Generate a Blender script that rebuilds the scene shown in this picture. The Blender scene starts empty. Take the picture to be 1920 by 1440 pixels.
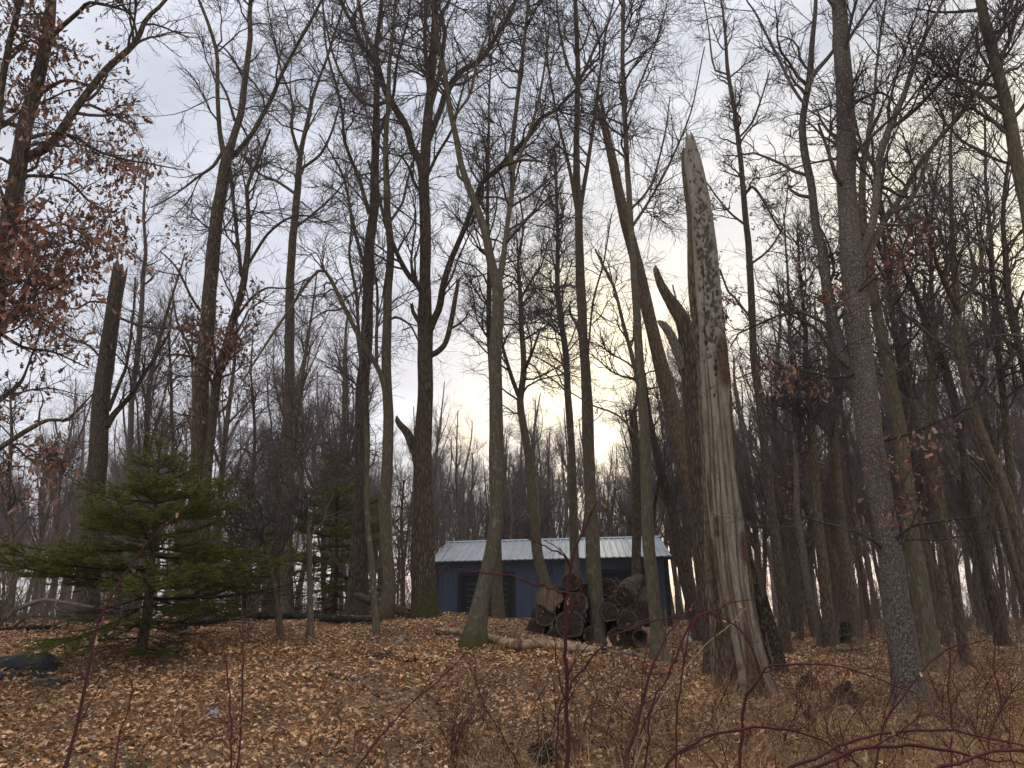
import bpy, math, random, re
import numpy as np
from mathutils import Matrix, Vector

random.seed(7)
RNG = np.random.default_rng(7)
D = bpy.data
scene = bpy.context.scene
COL = scene.collection

# ------------------------------------------------------------------ camera
EYE = np.array([0.0, 0.0, 1.6])
PITCH = math.radians(15.57)
ROLL = math.radians(-1.2)
FPX = 1400.0
cam_data = D.cameras.new('camera')
cam = D.objects.new('camera', cam_data)
COL.objects.link(cam)
cam_data.sensor_width = 36.0
cam_data.lens = 36.0 * FPX / 1920.0
cam_data.clip_start = 0.05
cam_data.clip_end = 3000
ROT = Matrix.Rotation(math.pi / 2 + PITCH, 3, 'X') @ Matrix.Rotation(ROLL, 3, 'Z')
cam.matrix_world = Matrix.Translation(Vector(EYE)) @ ROT.to_4x4()
scene.camera = cam
RM = np.array(ROT)

# ------------------------------------------------------------------ sky, sun, exposure
SUN_EL, SUN_AZ = math.radians(13.0), math.radians(10.0)     # azimuth measured from +Y towards +X
w = D.worlds.new('World'); scene.world = w; w.use_nodes = True
nt = w.node_tree; nt.nodes.clear()
N = nt.nodes.new; L = nt.links.new


def wmath(op, a, b=None, clamp=False):
    n = N('ShaderNodeMath'); n.operation = op; n.use_clamp = clamp
    for i, v in enumerate((a, b)):
        if v is None: continue
        if isinstance(v, (int, float)): n.inputs[i].default_value = v
        else: L(v, n.inputs[i])
    return n.outputs[0]


def wmix(f, a, b, mode='MIX'):
    n = N('ShaderNodeMix'); n.data_type = 'RGBA'; n.blend_type = mode
    for s, v in ((0, f), (6, a), (7, b)):
        if isinstance(v, (int, float)): n.inputs[s].default_value = v
        elif isinstance(v, tuple): n.inputs[s].default_value = (*v, 1)
        else: L(v, n.inputs[s])
    return n.outputs[2]


tc = N('ShaderNodeTexCoord')
sep = N('ShaderNodeSeparateXYZ'); L(tc.outputs['Generated'], sep.inputs[0])
sky = N('ShaderNodeTexSky'); sky.sky_type = 'NISHITA'; sky.sun_disc = False
sky.sun_elevation = SUN_EL; sky.sun_rotation = SUN_AZ
nish = wmix(1.0, sky.outputs[0], (0.10, 0.10, 0.10), 'MULTIPLY')
el = wmath('MAXIMUM', sep.outputs[2], 0.0)
base = wmix(wmath('SMOOTH_MIN', wmath('MULTIPLY', el, 1.7), 1.0), (0.38, 0.355, 0.385), (0.285, 0.305, 0.355))


def lobe(az, elv, k):
    v = (math.cos(elv) * math.sin(az), math.cos(elv) * math.cos(az), math.sin(elv))
    d = N('ShaderNodeVectorMath'); d.operation = 'DOT_PRODUCT'
    L(tc.outputs['Generated'], d.inputs[0]); d.inputs[1].default_value = v
    return wmath('POWER', wmath('MAXIMUM', d.outputs['Value'], 0.0), k)


mp = N('ShaderNodeMapping'); mp.inputs['Scale'].default_value = (1.5, 1.5, 6.0)
L(tc.outputs['Generated'], mp.inputs[0])
nz = N('ShaderNodeTexNoise'); nz.inputs['Scale'].default_value = 2.2
nz.inputs['Detail'].default_value = 6; nz.inputs['Roughness'].default_value = .55
L(mp.outputs[0], nz.inputs['Vector'])
cl = N('ShaderNodeMapRange'); cl.inputs[1].default_value = .35; cl.inputs[2].default_value = .68
L(nz.outputs[0], cl.inputs[0])
base = wmix(cl.outputs[0], base, (0.415, 0.425, 0.47))
thin = wmath('ADD', wmath('MULTIPLY', cl.outputs[0], 1.0), .25)
glow = wmath('MULTIPLY', wmath('ADD', wmath('MULTIPLY', lobe(math.radians(7.5), math.radians(16.5), 75), 1.25),
                               wmath('MULTIPLY', lobe(math.radians(36), math.radians(21), 30), .85)), thin, True)
base = wmix(glow, base, (0.68, 0.605, 0.41))
orange = wmath('MULTIPLY', wmath('ADD', lobe(math.radians(-4), math.radians(11.5), 1500), 0.0), .4, True)
base = wmix(orange, base, (0.66, 0.45, 0.22))
skyc = wmix(.92, nish, base)
# overcast zenith brightening, added high in the sky to lift ground and trunk light
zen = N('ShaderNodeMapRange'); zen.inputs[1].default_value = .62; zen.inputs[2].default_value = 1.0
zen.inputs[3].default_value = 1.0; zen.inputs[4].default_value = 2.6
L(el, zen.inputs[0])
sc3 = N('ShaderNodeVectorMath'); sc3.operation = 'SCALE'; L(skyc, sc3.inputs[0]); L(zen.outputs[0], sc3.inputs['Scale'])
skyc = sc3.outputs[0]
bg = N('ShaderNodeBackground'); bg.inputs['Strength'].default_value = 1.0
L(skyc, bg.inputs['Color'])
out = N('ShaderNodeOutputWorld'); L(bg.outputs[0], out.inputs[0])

sun_d = D.lights.new('sun', 'SUN'); sun_d.energy = 1.2; sun_d.angle = math.radians(20)
sun_d.color = (1.0, .88, .68)
sun = D.objects.new('sun', sun_d); COL.objects.link(sun)
sdir = Vector((math.cos(SUN_EL) * math.sin(SUN_AZ), math.cos(SUN_EL) * math.cos(SUN_AZ), math.sin(SUN_EL)))
sun.rotation_euler = (-sdir).to_track_quat('-Z', 'Y').to_euler()

scene.view_settings.view_transform = 'Standard'
scene.view_settings.look = 'None'
scene.view_settings.exposure = 1.08
scene.view_settings.gamma = 1.0
scene.view_settings.use_curve_mapping = False
scene.render.engine = 'CYCLES'
scene.cycles.max_bounces = 4
scene.cycles.diffuse_bounces = 3
scene.cycles.glossy_bounces = 2
scene.cycles.use_denoising = True
scene.cycles.volume_bounces = 1


# ------------------------------------------------------------------ helpers
def S(t):
    t = np.clip(t, 0, 1)
    return t * t * (3 - 2 * t)


def gz(x, y):
    x = np.asarray(x, float); y = np.asarray(y, float)
    rise = S((y - 4.0) / 12.0)
    C = 0.25 + 0.80 * S((5.5 - x) / 8.0)
    r = np.hypot(x, y)
    sp = np.log1p(np.exp(np.clip((r - 40) / 4.0, -30, 30))) * 4.0
    sp = np.where((r - 40) / 4.0 > 30, r - 40, sp)
    far = 0.05 - 0.04 * sp
    drop = S((y - 19.5) / 10.0)
    near = C * rise * (1 - drop)
    bump = .035 * np.sin(x * 1.3 + .6 * y) + .03 * np.sin(y * 1.7 - x * .9 + 1) + .02 * np.sin(3.1 * x + 2.3 * y)
    return near + far + bump * np.where(r < 60, 1.0, 1.0)


def ray(u, v):
    d = RM @ np.array([(u - 960.0) / FPX, -(v - 720.0) / FPX, -1.0])
    return d


def at(u, v, Y):
    d = ray(u, v)
    return EYE + d * (Y / d[1])


def on_ground(u, v):
    d = ray(u, v)
    t = 3.0
    while t < 120:
        p = EYE + d * t
        if p[2] <= gz(p[0], p[1]): break
        t += 0.02
    return EYE + d * t


def project(P):
    q = (np.asarray(P) - EYE) @ RM
    z = -q[..., 2]
    z = np.where(np.abs(z) < 1e-3, 1e-3, z)
    return 960 + FPX * q[..., 0] / z, 720 - FPX * q[..., 1] / z, z


def depth_of(p):
    return float(-((np.asarray(p) - EYE) @ RM)[2])


class MB:
    """collects vertex / face arrays and links them as ONE mesh object"""
    def __init__(s): s.v = []; s.f = []; s.n = 0; s.t = []; s.m = []

    def add(s, v, f, tint=None, mat=0):
        v = np.asarray(v, np.float32).reshape(-1, 3); f = np.asarray(f, np.int32)
        s.v.append(v); s.f.append(f + s.n); s.n += len(v); s.m.append(np.full(len(f), mat, np.int32))
        if tint is not None: s.t.append(np.asarray(tint, np.float32))

    def mesh(s, name, mats, smooth=True):
        me = D.meshes.new(name)
        V = np.concatenate(s.v)
        me.vertices.add(len(V)); me.vertices.foreach_set('co', V.ravel())
        idx = np.concatenate([f.ravel() for f in s.f])
        sizes = np.concatenate([np.full(len(f), f.shape[1], np.int32) for f in s.f])
        starts = np.concatenate([[0], np.cumsum(sizes)[:-1]]).astype(np.int32)
        me.loops.add(len(idx)); me.loops.foreach_set('vertex_index', idx.astype(np.int32))
        me.polygons.add(len(sizes)); me.polygons.foreach_set('loop_start', starts)
        me.polygons.foreach_set('use_smooth', np.full(len(sizes), smooth))
        me.polygons.foreach_set('material_index', np.concatenate(s.m))
        if s.t:
            T = np.concatenate(s.t)
            ca = me.color_attributes.new('tint', 'FLOAT_COLOR', 'POINT')
            ca.data.foreach_set('color', np.concatenate([T, np.ones((len(T), 1), np.float32)], 1).ravel())
        if not isinstance(mats, (list, tuple)): mats = [mats]
        for m in mats: me.materials.append(m)
        me.update(calc_edges=True); me.validate()
        return me

    def build(s, name, mats, parent=None, smooth=True, origin=None):
        if origin is not None:
            o3 = np.asarray(origin, np.float32)
            s.v = [v - o3 for v in s.v]
        o = D.objects.new(name, s.mesh(name, mats, smooth)); COL.objects.link(o)
        if origin is not None and parent is None: o.location = origin
        if parent is not None: o.parent = parent
        return o


def empty(name, loc, label, cat, group=None, rz=0.0):
    o = D.objects.new(name, None); COL.objects.link(o)
    o.empty_display_size = .2
    o.location = loc; o.rotation_euler = (0, 0, rz)
    return tag(o, label, cat, group)


def tag(o, label=None, cat=None, group=None, kind=None):
    if label: o['label'] = label
    if cat: o['category'] = cat
    if group: o['group'] = group
    if kind: o['kind'] = kind
    return o


def link_copy(o, parent=None, loc=None, rot=None, scale=None):
    c = o.copy(); COL.objects.link(c)
    if parent is not None:
        c.parent = parent
    if loc is not None: c.location = loc
    if rot is not None: c.rotation_euler = rot
    if scale is not None: c.scale = scale if isinstance(scale, (tuple, list)) else (scale,) * 3
    return c


def tubes(P, R, k):
    """P (M,n,3) R (M,n) -> verts, quad faces"""
    P = np.asarray(P, float); R = np.asarray(R, float)
    M, n, _ = P.shape
    T = np.gradient(P, axis=1)
    T /= np.linalg.norm(T, axis=2, keepdims=True) + 1e-9
    ch = P[:, -1] - P[:, 0]
    ax = np.argmin(np.abs(ch), axis=1)
    ref = np.eye(3)[ax][:, None, :]
    U = np.cross(T, ref); U /= np.linalg.norm(U, axis=2, keepdims=True) + 1e-9
    W = np.cross(T, U)
    a = np.arange(k) * 2 * math.pi / k
    V = P[:, :, None, :] + R[:, :, None, None] * (np.cos(a)[None, None, :, None] * U[:, :, None, :] + np.sin(a)[None, None, :, None] * W[:, :, None, :])
    i = np.arange(M)[:, None, None] * n * k; j = np.arange(n - 1)[None, :, None] * k; q = np.arange(k)[None, None, :]
    q2 = (q + 1) % k
    F = np.stack([i + j + q, i + j + q2, i + j + k + q2, i + j + k + q], -1).reshape(-1, 4)
    return V.reshape(-1, 3), F


def resample(P, R, n):
    """Catmull-Rom through the given points, n samples"""
    P = np.asarray(P, float); R = np.asarray(R, float)
    m = len(P)
    s = np.concatenate([[0], np.cumsum(np.linalg.norm(np.diff(P, axis=0), axis=1))])
    t = np.linspace(0, s[-1], n)
    i = np.clip(np.searchsorted(s, t, side='right') - 1, 0, m - 2)
    f = ((t - s[i]) / (s[i + 1] - s[i] + 1e-9))[:, None]
    p0 = P[np.maximum(i - 1, 0)]; p1 = P[i]; p2 = P[i + 1]; p3 = P[np.minimum(i + 2, m - 1)]
    Q = .5 * (2 * p1 + (p2 - p0) * f + (2 * p0 - 5 * p1 + 4 * p2 - p3) * f ** 2 + (3 * p1 - p0 - 3 * p2 + p3) * f ** 3)
    # damp overshoot on strongly uneven spacing
    lin = p1 + (p2 - p1) * f
    Q = .75 * Q + .25 * lin
    return Q, np.interp(t, s, R)


def grow(par, count, t0, t1, ang, length, npts, rng, curv=.25, up=.25, rratio=.6, rmax=1.0, rend=.35, taper_len=.5, zmin=None):
    """par: list of (P (B,n,3), R (B,n)); children spread by length. returns (P,R)"""
    PP = []; RR = []
    for P, R in par:
        P = np.asarray(P); R = np.asarray(R)
        PP.append(P); RR.append(R)
    Lp = [np.linalg.norm(np.diff(P, axis=1), axis=2).sum(1) for P in PP]
    tot = sum(l.sum() for l in Lp)
    oP = []; oR = []
    for P, R, l in zip(PP, RR, Lp):
        c = int(round(count * l.sum() / tot))
        if c < 1: continue
        b = rng.choice(len(P), c, p=l / l.sum())
        t = rng.uniform(t0, t1, c)
        n = P.shape[1]
        x = t * (n - 1); i = np.clip(x.astype(int), 0, n - 2); f = (x - i)[:, None]
        p = P[b, i] * (1 - f) + P[b, i + 1] * f
        r = R[b, i] * (1 - f[:, 0]) + R[b, i + 1] * f[:, 0]
        tg = P[b, i + 1] - P[b, i]; tg /= np.linalg.norm(tg, axis=1, keepdims=True) + 1e-9
        rnd = rng.normal(size=(c, 3)); pe = rnd - (rnd * tg).sum(1, keepdims=True) * tg
        pe /= np.linalg.norm(pe, axis=1, keepdims=True)
        a = rng.uniform(*ang, c)[:, None]
        d = np.cos(a) * tg + np.sin(a) * pe
        Ln = rng.uniform(*length, c) * (1 - taper_len * (t - t0) / max(t1 - t0, 1e-6))
        st = (Ln / (npts - 1))[:, None]
        Q = np.empty((c, npts, 3)); Q[:, 0] = p
        wob = rng.normal(size=(c, 3)) * curv * .5
        for s in range(1, npts):
            d = d + rng.normal(size=(c, 3)) * curv + wob * .5
            d[:, 2] += up * rng.uniform(.4, 1.2, c)
            d /= np.linalg.norm(d, axis=1, keepdims=True)
            Q[:, s] = Q[:, s - 1] + d * st
        r0 = np.minimum(r * rratio, rmax)
        rr = r0[:, None] * np.linspace(1, rend, npts)[None, :]
        oP.append(Q); oR.append(rr)
    return np.concatenate(oP), np.concatenate(oR)


# ------------------------------------------------------------------ materials
def mat(name, rough=.9, spec=.2):
    m = D.materials.new(name); m.use_nodes = True
    b = m.node_tree.nodes['Principled BSDF']
    b.inputs['Roughness'].default_value = rough
    b.inputs['Specular IOR Level'].default_value = spec
    return m, m.node_tree, b


def nd(t, typ, **kw):
    n = t.nodes.new(typ)
    for k_, v in kw.items(): setattr(n, k_, v)
    return n


def ramp(t, fac, stops):
    r = nd(t, 'ShaderNodeValToRGB')
    e = r.color_ramp.elements
    while len(e) < len(stops): e.new(.5)
    for x, (p, c) in zip(e, stops): x.position = p; x.color = (*c, 1)
    t.links.new(fac, r.inputs[0])
    return r.outputs[0]


def mixc(t, f, a, b, mode='MIX'):
    n = nd(t, 'ShaderNodeMix', data_type='RGBA', blend_type=mode)
    for s, v in ((0, f), (6, a), (7, b)):
        if isinstance(v, (int, float)): n.inputs[s].default_value = v
        elif isinstance(v, tuple): n.inputs[s].default_value = (*v, 1)
        else: t.links.new(v, n.inputs[s])
    return n.outputs[2]


def coords(t, scale, src='Object'):
    c = nd(t, 'ShaderNodeTexCoord'); m = nd(t, 'ShaderNodeMapping')
    m.inputs['Scale'].default_value = scale
    t.links.new(c.outputs[src], m.inputs[0])
    return m.outputs[0]


def noise(t, vec, scale, detail=5, rough=.6):
    n = nd(t, 'ShaderNodeTexNoise'); n.inputs['Scale'].default_value = scale
    n.inputs['Detail'].default_value = detail; n.inputs['Roughness'].default_value = rough
    t.links.new(vec, n.inputs['Vector'])
    return n.outputs[0]


def bump(t, b, h, strength, dist):
    n = nd(t, 'ShaderNodeBump'); n.inputs['Strength'].default_value = strength; n.inputs['Distance'].default_value = dist
    t.links.new(h, n.inputs['Height']); t.links.new(n.outputs[0], b.inputs['Normal'])


def bark(name, dark, mid, light, cell=22.0, stretch=.28, depth=.02, lichen=None, patch=.5, moss=None, crack=.75, warp=.06, edge=.28):
    m, t, b = mat(name, .95, .1)
    v = coords(t, (1, 1, stretch))
    # warp so ridges wander
    wn = noise(t, v, cell * .35, 3)
    vo = nd(t, 'ShaderNodeTexVoronoi', feature='DISTANCE_TO_EDGE'); vo.inputs['Scale'].default_value = cell
    add = nd(t, 'ShaderNodeVectorMath', operation='ADD')
    sc = nd(t, 'ShaderNodeVectorMath', operation='SCALE'); sc.inputs['Scale'].default_value = warp
    ncol = nd(t, 'ShaderNodeTexNoise'); ncol.inputs['Scale'].default_value = cell * .4
    t.links.new(v, ncol.inputs['Vector']); t.links.new(ncol.outputs['Color'], sc.inputs[0])
    t.links.new(v, add.inputs[0]); t.links.new(sc.outputs[0], add.inputs[1]); t.links.new(add.outputs[0], vo.inputs['Vector'])
    fur = nd(t, 'ShaderNodeMapRange'); fur.inputs[1].default_value = 0.0; fur.inputs[2].default_value = edge
    t.links.new(vo.outputs['Distance'], fur.inputs[0])
    fine = noise(t, v, cell * 3.0, 6, .7)
    big = noise(t, coords(t, (1, 1, .6)), 2.3, 4)
    c1 = ramp(t, fine, [(.3, dark), (.52, mid), (.75, light)])
    c2 = mixc(t, fur.outputs[0], tuple(x * (1 - crack * .6) for x in dark), c1)  # furrows darkened: partly bark's own tone, partly shade put into the colour
    c3 = mixc(t, ramp(t, big, [(.35, (0, 0, 0)), (.65, (patch,) * 3)]), c2, tuple(x * .7 for x in mid))
    oi = nd(t, 'ShaderNodeObjectInfo')
    hv = ramp(t, oi.outputs['Random'], [(0, (.8, .8, .82)), (1, (1.18, 1.13, 1.05))])
    c3 = mixc(t, 1.0, c3, hv, 'MULTIPLY')
    if lichen:
        ln = noise(t, coords(t, (1, 1, .8)), 9, 8, .75)
        c3 = mixc(t, ramp(t, ln, [(.56, (0, 0, 0)), (.64, (.75,) * 3)]), c3, lichen)
    if moss:
        at_ = nd(t, 'ShaderNodeAttribute'); at_.attribute_name = 'tint'
        sx = nd(t, 'ShaderNodeSeparateColor'); t.links.new(at_.outputs['Color'], sx.inputs[0])
        c3 = mixc(t, sx.outputs[0], c3, moss)
    t.links.new(c3, b.inputs['Base Color'])
    hm = mixc(t, .3, fur.outputs[0], fine)
    bump(t, b, hm, .9, depth)
    return m


M = {}
M['oak'] = bark('furrowed_oak_bark', (0.078, 0.062, 0.046), (0.191, 0.148, 0.101), (0.358, 0.283, 0.193), 20, .22, .03, moss=(.075, .066, .022))
M['plated'] = bark('plated_grey_bark', (.105, .088, .070), (.265, .228, .185), (.42, .37, .315), 40, .5, .012, crack=.85, patch=.3, warp=.10, edge=.24)
M['smooth'] = bark('smooth_brown_bark', (0.111, 0.094, 0.061), (0.182, 0.154, 0.101), (0.278, 0.240, 0.165), 30, .12, .008, lichen=(0.232, 0.232, 0.189), crack=.3, moss=(.075, .070, .022))
M['dark'] = bark('dark_bark', (0.068, 0.055, 0.043), (0.163, 0.128, 0.091), (0.288, 0.228, 0.159), 26, .2, .02)
M['grey'] = bark('forest_bark', (0.095, 0.074, 0.053), (0.218, 0.172, 0.116), (0.356, 0.282, 0.191), 26, .2, .012)
M['pale'] = bark('pale_bark', (0.145, 0.131, 0.109), (0.275, 0.246, 0.203), (0.406, 0.362, 0.304), 30, .3, .01)
M['log'] = bark('log_bark', (.030, .024, .018), (.085, .066, .048), (.17, .14, .10), 24, .35, .03, lichen=(.17, .18, .10))
M['mosslog'] = bark('mossy_log_bark', (.03, .026, .018), (.075, .065, .042), (.15, .13, .09), 24, 1.0, .03, lichen=(.20, .20, .16))


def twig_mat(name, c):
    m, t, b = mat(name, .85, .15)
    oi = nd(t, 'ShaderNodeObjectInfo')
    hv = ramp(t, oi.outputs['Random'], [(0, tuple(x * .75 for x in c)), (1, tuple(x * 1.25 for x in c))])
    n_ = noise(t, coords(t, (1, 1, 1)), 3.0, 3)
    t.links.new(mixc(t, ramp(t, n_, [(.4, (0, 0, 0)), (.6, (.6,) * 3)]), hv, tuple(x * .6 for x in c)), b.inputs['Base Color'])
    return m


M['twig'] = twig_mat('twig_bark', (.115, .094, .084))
M['fartwig'] = twig_mat('forest_twig_bark_hazed', (.205, .165, .150))  # lighter than the near twigs: distance haze put into the colour
M['cane'] = twig_mat('bramble_cane', (.088, .028, .025))
M['thincane'] = twig_mat('thin_bramble_stem', (.105, .050, .036))
M['stalk'] = twig_mat('dry_stalk', (.30, .21, .12))
M['brush'] = twig_mat('brushwood', (.16, .118, .09))


def tint_mat(name, rough=.75, trans=.0):
    m, t, b = mat(name, rough, .25)
    a = nd(t, 'ShaderNodeAttribute'); a.attribute_name = 'tint'
    n_ = noise(t, coords(t, (1, 1, 1)), 60, 4)
    c = mixc(t, 1.0, a.outputs['Color'], ramp(t, n_, [(.3, (.72,) * 3), (.7, (1.15,) * 3)]), 'MULTIPLY')
    t.links.new(c, b.inputs['Base Color'])
    return m


M['tint'] = tint_mat('dry_leaf')
M['needle'] = tint_mat('fir_needles', .6)
_t = M['needle'].node_tree; _b = _t.nodes['Principled BSDF']
_tr = nd(_t, 'ShaderNodeBsdfTranslucent'); _mx = nd(_t, 'ShaderNodeMixShader'); _mx.inputs[0].default_value = .45
_t.links.new(_b.inputs['Base Color'].links[0].from_socket, _tr.inputs['Color'])
_t.links.new(_b.outputs[0], _mx.inputs[1]); _t.links.new(_tr.outputs[0], _mx.inputs[2])
_t.links.new(_mx.outputs[0], _t.nodes['Material Output'].inputs['Surface'])


def wood_bare(name='weathered_bare_wood', ax=2, warm=(.97, 1.0, .92)):
    def cv_(q):
        v_ = [1.0, 1.0, 1.0]; v_[ax] = q
        return tuple(v_)
    """weathered bare snag wood: vertical streaks, rot stains, insect holes"""
    m, t, b = mat(name, .9, .1)
    a = nd(t, 'ShaderNodeAttribute'); a.attribute_name = 'tint'
    v = coords(t, cv_(.11))
    st = noise(t, v, 30, 8, .78)
    v2 = coords(t, cv_(.30))
    bl = noise(t, v2, 6.5, 7, .7)
    fine = noise(t, coords(t, cv_(.1)), 90, 5, .7)
    c = ramp(t, st, [(.30, (.10, .078, .058)), (.42, (.22, .178, .138)), (.55, (.34, .29, .235)), (.72, (.46, .415, .355))])
    c = mixc(t, ramp(t, bl, [(.45, (0, 0, 0)), (.62, (.75,) * 3)]), c, (.17, .115, .072))
    c = mixc(t, ramp(t, fine, [(.35, (.55,) * 3), (.5, (0, 0, 0))]), c, (.13, .10, .075))
    sx = nd(t, 'ShaderNodeSeparateColor'); t.links.new(a.outputs['Color'], sx.inputs[0])
    # R: bark still attached, G: deep hole / rot, B: grey weathering
    grey = mixc(t, .8, c, (.33, .305, .27))
    c = mixc(t, sx.outputs[2], c, mixc(t, .5, grey, c))
    bk = ramp(t, noise(t, coords(t, cv_(.22)), 30, 6, .7), [(.3, (.04, .026, .018)), (.55, (.14, .090, .060)), (.75, (.23, .165, .12))])
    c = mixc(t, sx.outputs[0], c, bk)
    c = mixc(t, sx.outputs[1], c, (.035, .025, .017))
    c = mixc(t, 1.0, c, tuple(warm), 'MULTIPLY')
    t.links.new(c, b.inputs['Base Color'])
    h = mixc(t, .5, st, fine)
    bump(t, b, h, .8, .02)
    return m


M['snag'] = wood_bare()
M['snaglog'] = wood_bare('weathered_lying_wood', 0, (1.45, 1.22, .92))
M['greylog'] = wood_bare('grey_lying_wood', 0, (1.0, .97, .92))


def simple(name, c, var=.25, scale=6, rough=.8, stretch=(1, 1, 1), bumpd=0.0, spec=.25, metal=0.0):
    m, t, b = mat(name, rough, spec)
    n_ = noise(t, coords(t, stretch), scale, 6, .65)
    col = ramp(t, n_, [(.3, tuple(x * (1 - var) for x in c)), (.7, tuple(min(1, x * (1 + var)) for x in c))])
    t.links.new(col, b.inputs['Base Color'])
    b.inputs['Metallic'].default_value = metal
    if bumpd: bump(t, b, n_, .6, bumpd)
    return m


M['jag'] = simple('splintered_wood', (.15, .11, .075), .8, 30, .9, (1, 1, .1), .01)
M['cut'] = simple('dark_cut_wood', (.050, .034, .024), .75, 16, .95, (1, 1, 1), .03)
M['cutrim'] = simple('cut_sapwood_rim', (.10, .078, .052), .95, 26, .9)
M['peeled'] = simple('peeled_pale_wood', (.38, .26, .145), .85, 7, .85, (.3, 1, 1), .04)
M['greywood'] = simple('grey_dead_wood', (.24, .21, .175), .4, 9, .9, (.2, 1, 1), .02)
M['blue'] = simple('blue_siding', (.054, .072, .116), .07, 1.5, .55)
M['trim'] = simple('dark_trim', (.012, .013, .016), .1, 2, .5)
M['door'] = simple('black_door_steel', (.010, .010, .011), .15, 3, .5)
M['doorline'] = simple('door_slat_edge', (.15, .15, .155), .15, 3, .45)
M['roof'] = simple('galvalume_roof', (.25, .258, .258), .16, 1.2, .5, (1, 1, 1), 0, .5, .35)
M['rubber'] = simple('dark_rubber_sheet', (.030, .029, .027), .3, 5, .75, (1, 1, 1), .01)
M['earth'] = simple('dark_earth', (.035, .024, .016), .5, 12, .95, (1, 1, 1), .04)
M['gravel'] = simple('pale_gravel', (.42, .40, .37), .3, 20, .9)
M['white'] = simple('white_plastic', (.62, .62, .60), .1, 5, .5)
M['scrap'] = simple('dull_white_scrap', (.42, .37, .36), .25, 9, .6)
M['orange'] = simple('orange_stake_wood', (.55, .22, .05), .2, 9, .7)
M['grass'] = tint_mat('grass_blades', .7)


def ground_mat():
    m, t, b = mat('leafy_forest_floor', .95, .1)
    n1 = noise(t, coords(t, (1, 1, 1)), 1.2, 5)
    n2 = noise(t, coords(t, (1, 1, 1)), 38, 6, .8)
    c = ramp(t, n2, [(.36, (.09, .052, .032)), (.5, (.33, .195, .108)), (.62, (.58, .37, .215))])
    c = mixc(t, ramp(t, n1, [(.4, (0, 0, 0)), (.65, (.30,) * 3)]), c, (.22, .115, .058))
    t.links.new(c, b.inputs['Base Color'])
    bump(t, b, n2, 1.0, .06)
    return m


M['ground'] = ground_mat()

# ------------------------------------------------------------------ ground
xs = np.concatenate([np.linspace(-300, -45, 22), np.linspace(-40, 40, 140), np.linspace(45, 300, 22)])
ys = np.concatenate([np.linspace(-60, -12, 10), np.linspace(-8, 45, 120), np.linspace(47, 120, 30), np.linspace(135, 320, 14)])
X, Y = np.meshgrid(xs, ys)
V = np.stack([X, Y, gz(X, Y)], -1).reshape(-1, 3)
nx, ny = len(xs), len(ys)
i0 = (np.arange(ny - 1)[:, None] * nx + np.arange(nx - 1)[None, :]).ravel()
g = MB(); g.add(V, np.stack([i0, i0 + 1, i0 + 1 + nx, i0 + nx], 1))
tag(g.build('ground', M['ground']), kind='structure')

# ------------------------------------------------------------------ damp evening air
hm = D.materials.new('haze_air'); hm.use_nodes = True
ht_ = hm.node_tree; ht_.nodes.clear()
pv = ht_.nodes.new('ShaderNodeVolumePrincipled'); ho = ht_.nodes.new('ShaderNodeOutputMaterial')
pv.inputs['Color'].default_value = (.93, .91, .92, 1); pv.inputs['Density'].default_value = .0005; pv.inputs['Anisotropy'].default_value = .2
ht_.links.new(pv.outputs[0], ho.inputs['Volume'])
hb = D.meshes.new('haze')
hx0, hx1, hy0, hy1, hz0, hz1 = -305, 305, -65, 325, -18, 34
hb.from_pydata([(hx0, hy0, hz0), (hx1, hy0, hz0), (hx1, hy1, hz0), (hx0, hy1, hz0), (hx0, hy0, hz1), (hx1, hy0, hz1), (hx1, hy1, hz1), (hx0, hy1, hz1)], [],
               [(0, 3, 2, 1), (4, 5, 6, 7), (0, 1, 5, 4), (1, 2, 6, 5), (2, 3, 7, 6), (3, 0, 4, 7)])
hb.materials.append(hm)
haze = D.objects.new('haze', hb); COL.objects.link(haze); haze['kind'] = 'stuff'

# ------------------------------------------------------------------ shed
a_yaw = math.radians(-4.5)
pL = at(817, 1175, 34.0); pR = at(1257, 1165, 33.2)
shed = empty('shed', (pL[0], pL[1], 0.0), 'long blue metal shed with silver ribbed roof beyond the log pile', 'shed', rz=a_yaw)
SL = math.hypot(pR[0] - pL[0], pR[1] - pL[1]); SD = 8.4; EH = 3.0; RH = 4.03; Z0 = -.25


def boxv(x0, y0, z0, x1, y1, z1):
    v = [(x0, y0, z0), (x1, y0, z0), (x1, y1, z0), (x0, y1, z0), (x0, y0, z1), (x1, y0, z1), (x1, y1, z1), (x0, y1, z1)]
    f = [(0, 3, 2, 1), (4, 5, 6, 7), (0, 1, 5, 4), (1, 2, 6, 5), (2, 3, 7, 6), (3, 0, 4, 7)]
    return v, f


def box_obj(name, m, parent, *b):
    k_ = MB(); k_.add(*boxv(*b)); return k_.build(name, m, parent, smooth=False)


def corr_wall(x0, x1, z0, z1, y, name, pitch=.23, depth=.025):
    """ribbed siding sheet facing -y"""
    k_ = MB(); xsn = [x0]; dn = [0.0]
    x = x0 + .05
    while x + .06 < x1:
        for dx, d in ((0, 0), (.015, -depth), (.045, -depth), (.06, 0)):
            xsn.append(x + dx); dn.append(d)
        x += pitch
    xsn.append(x1); dn.append(0)
    n = len(xsn)
    v = [(xx, y + dd, z0) for xx, dd in zip(xsn, dn)] + [(xx, y + dd, z1) for xx, dd in zip(xsn, dn)]
    f = [(i, i + 1, n + i + 1, n + i) for i in range(n - 1)]
    k_.add(v, f)
    return k_.build(name, M['blue'], shed, smooth=False)


def to_shed(u, v, Yg):
    p = at(u, v, Yg) - np.array([pL[0], pL[1], 0])
    c, s_ = math.cos(-a_yaw), math.sin(-a_yaw)
    return c * p[0] - s_ * p[1], p[2]


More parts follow.
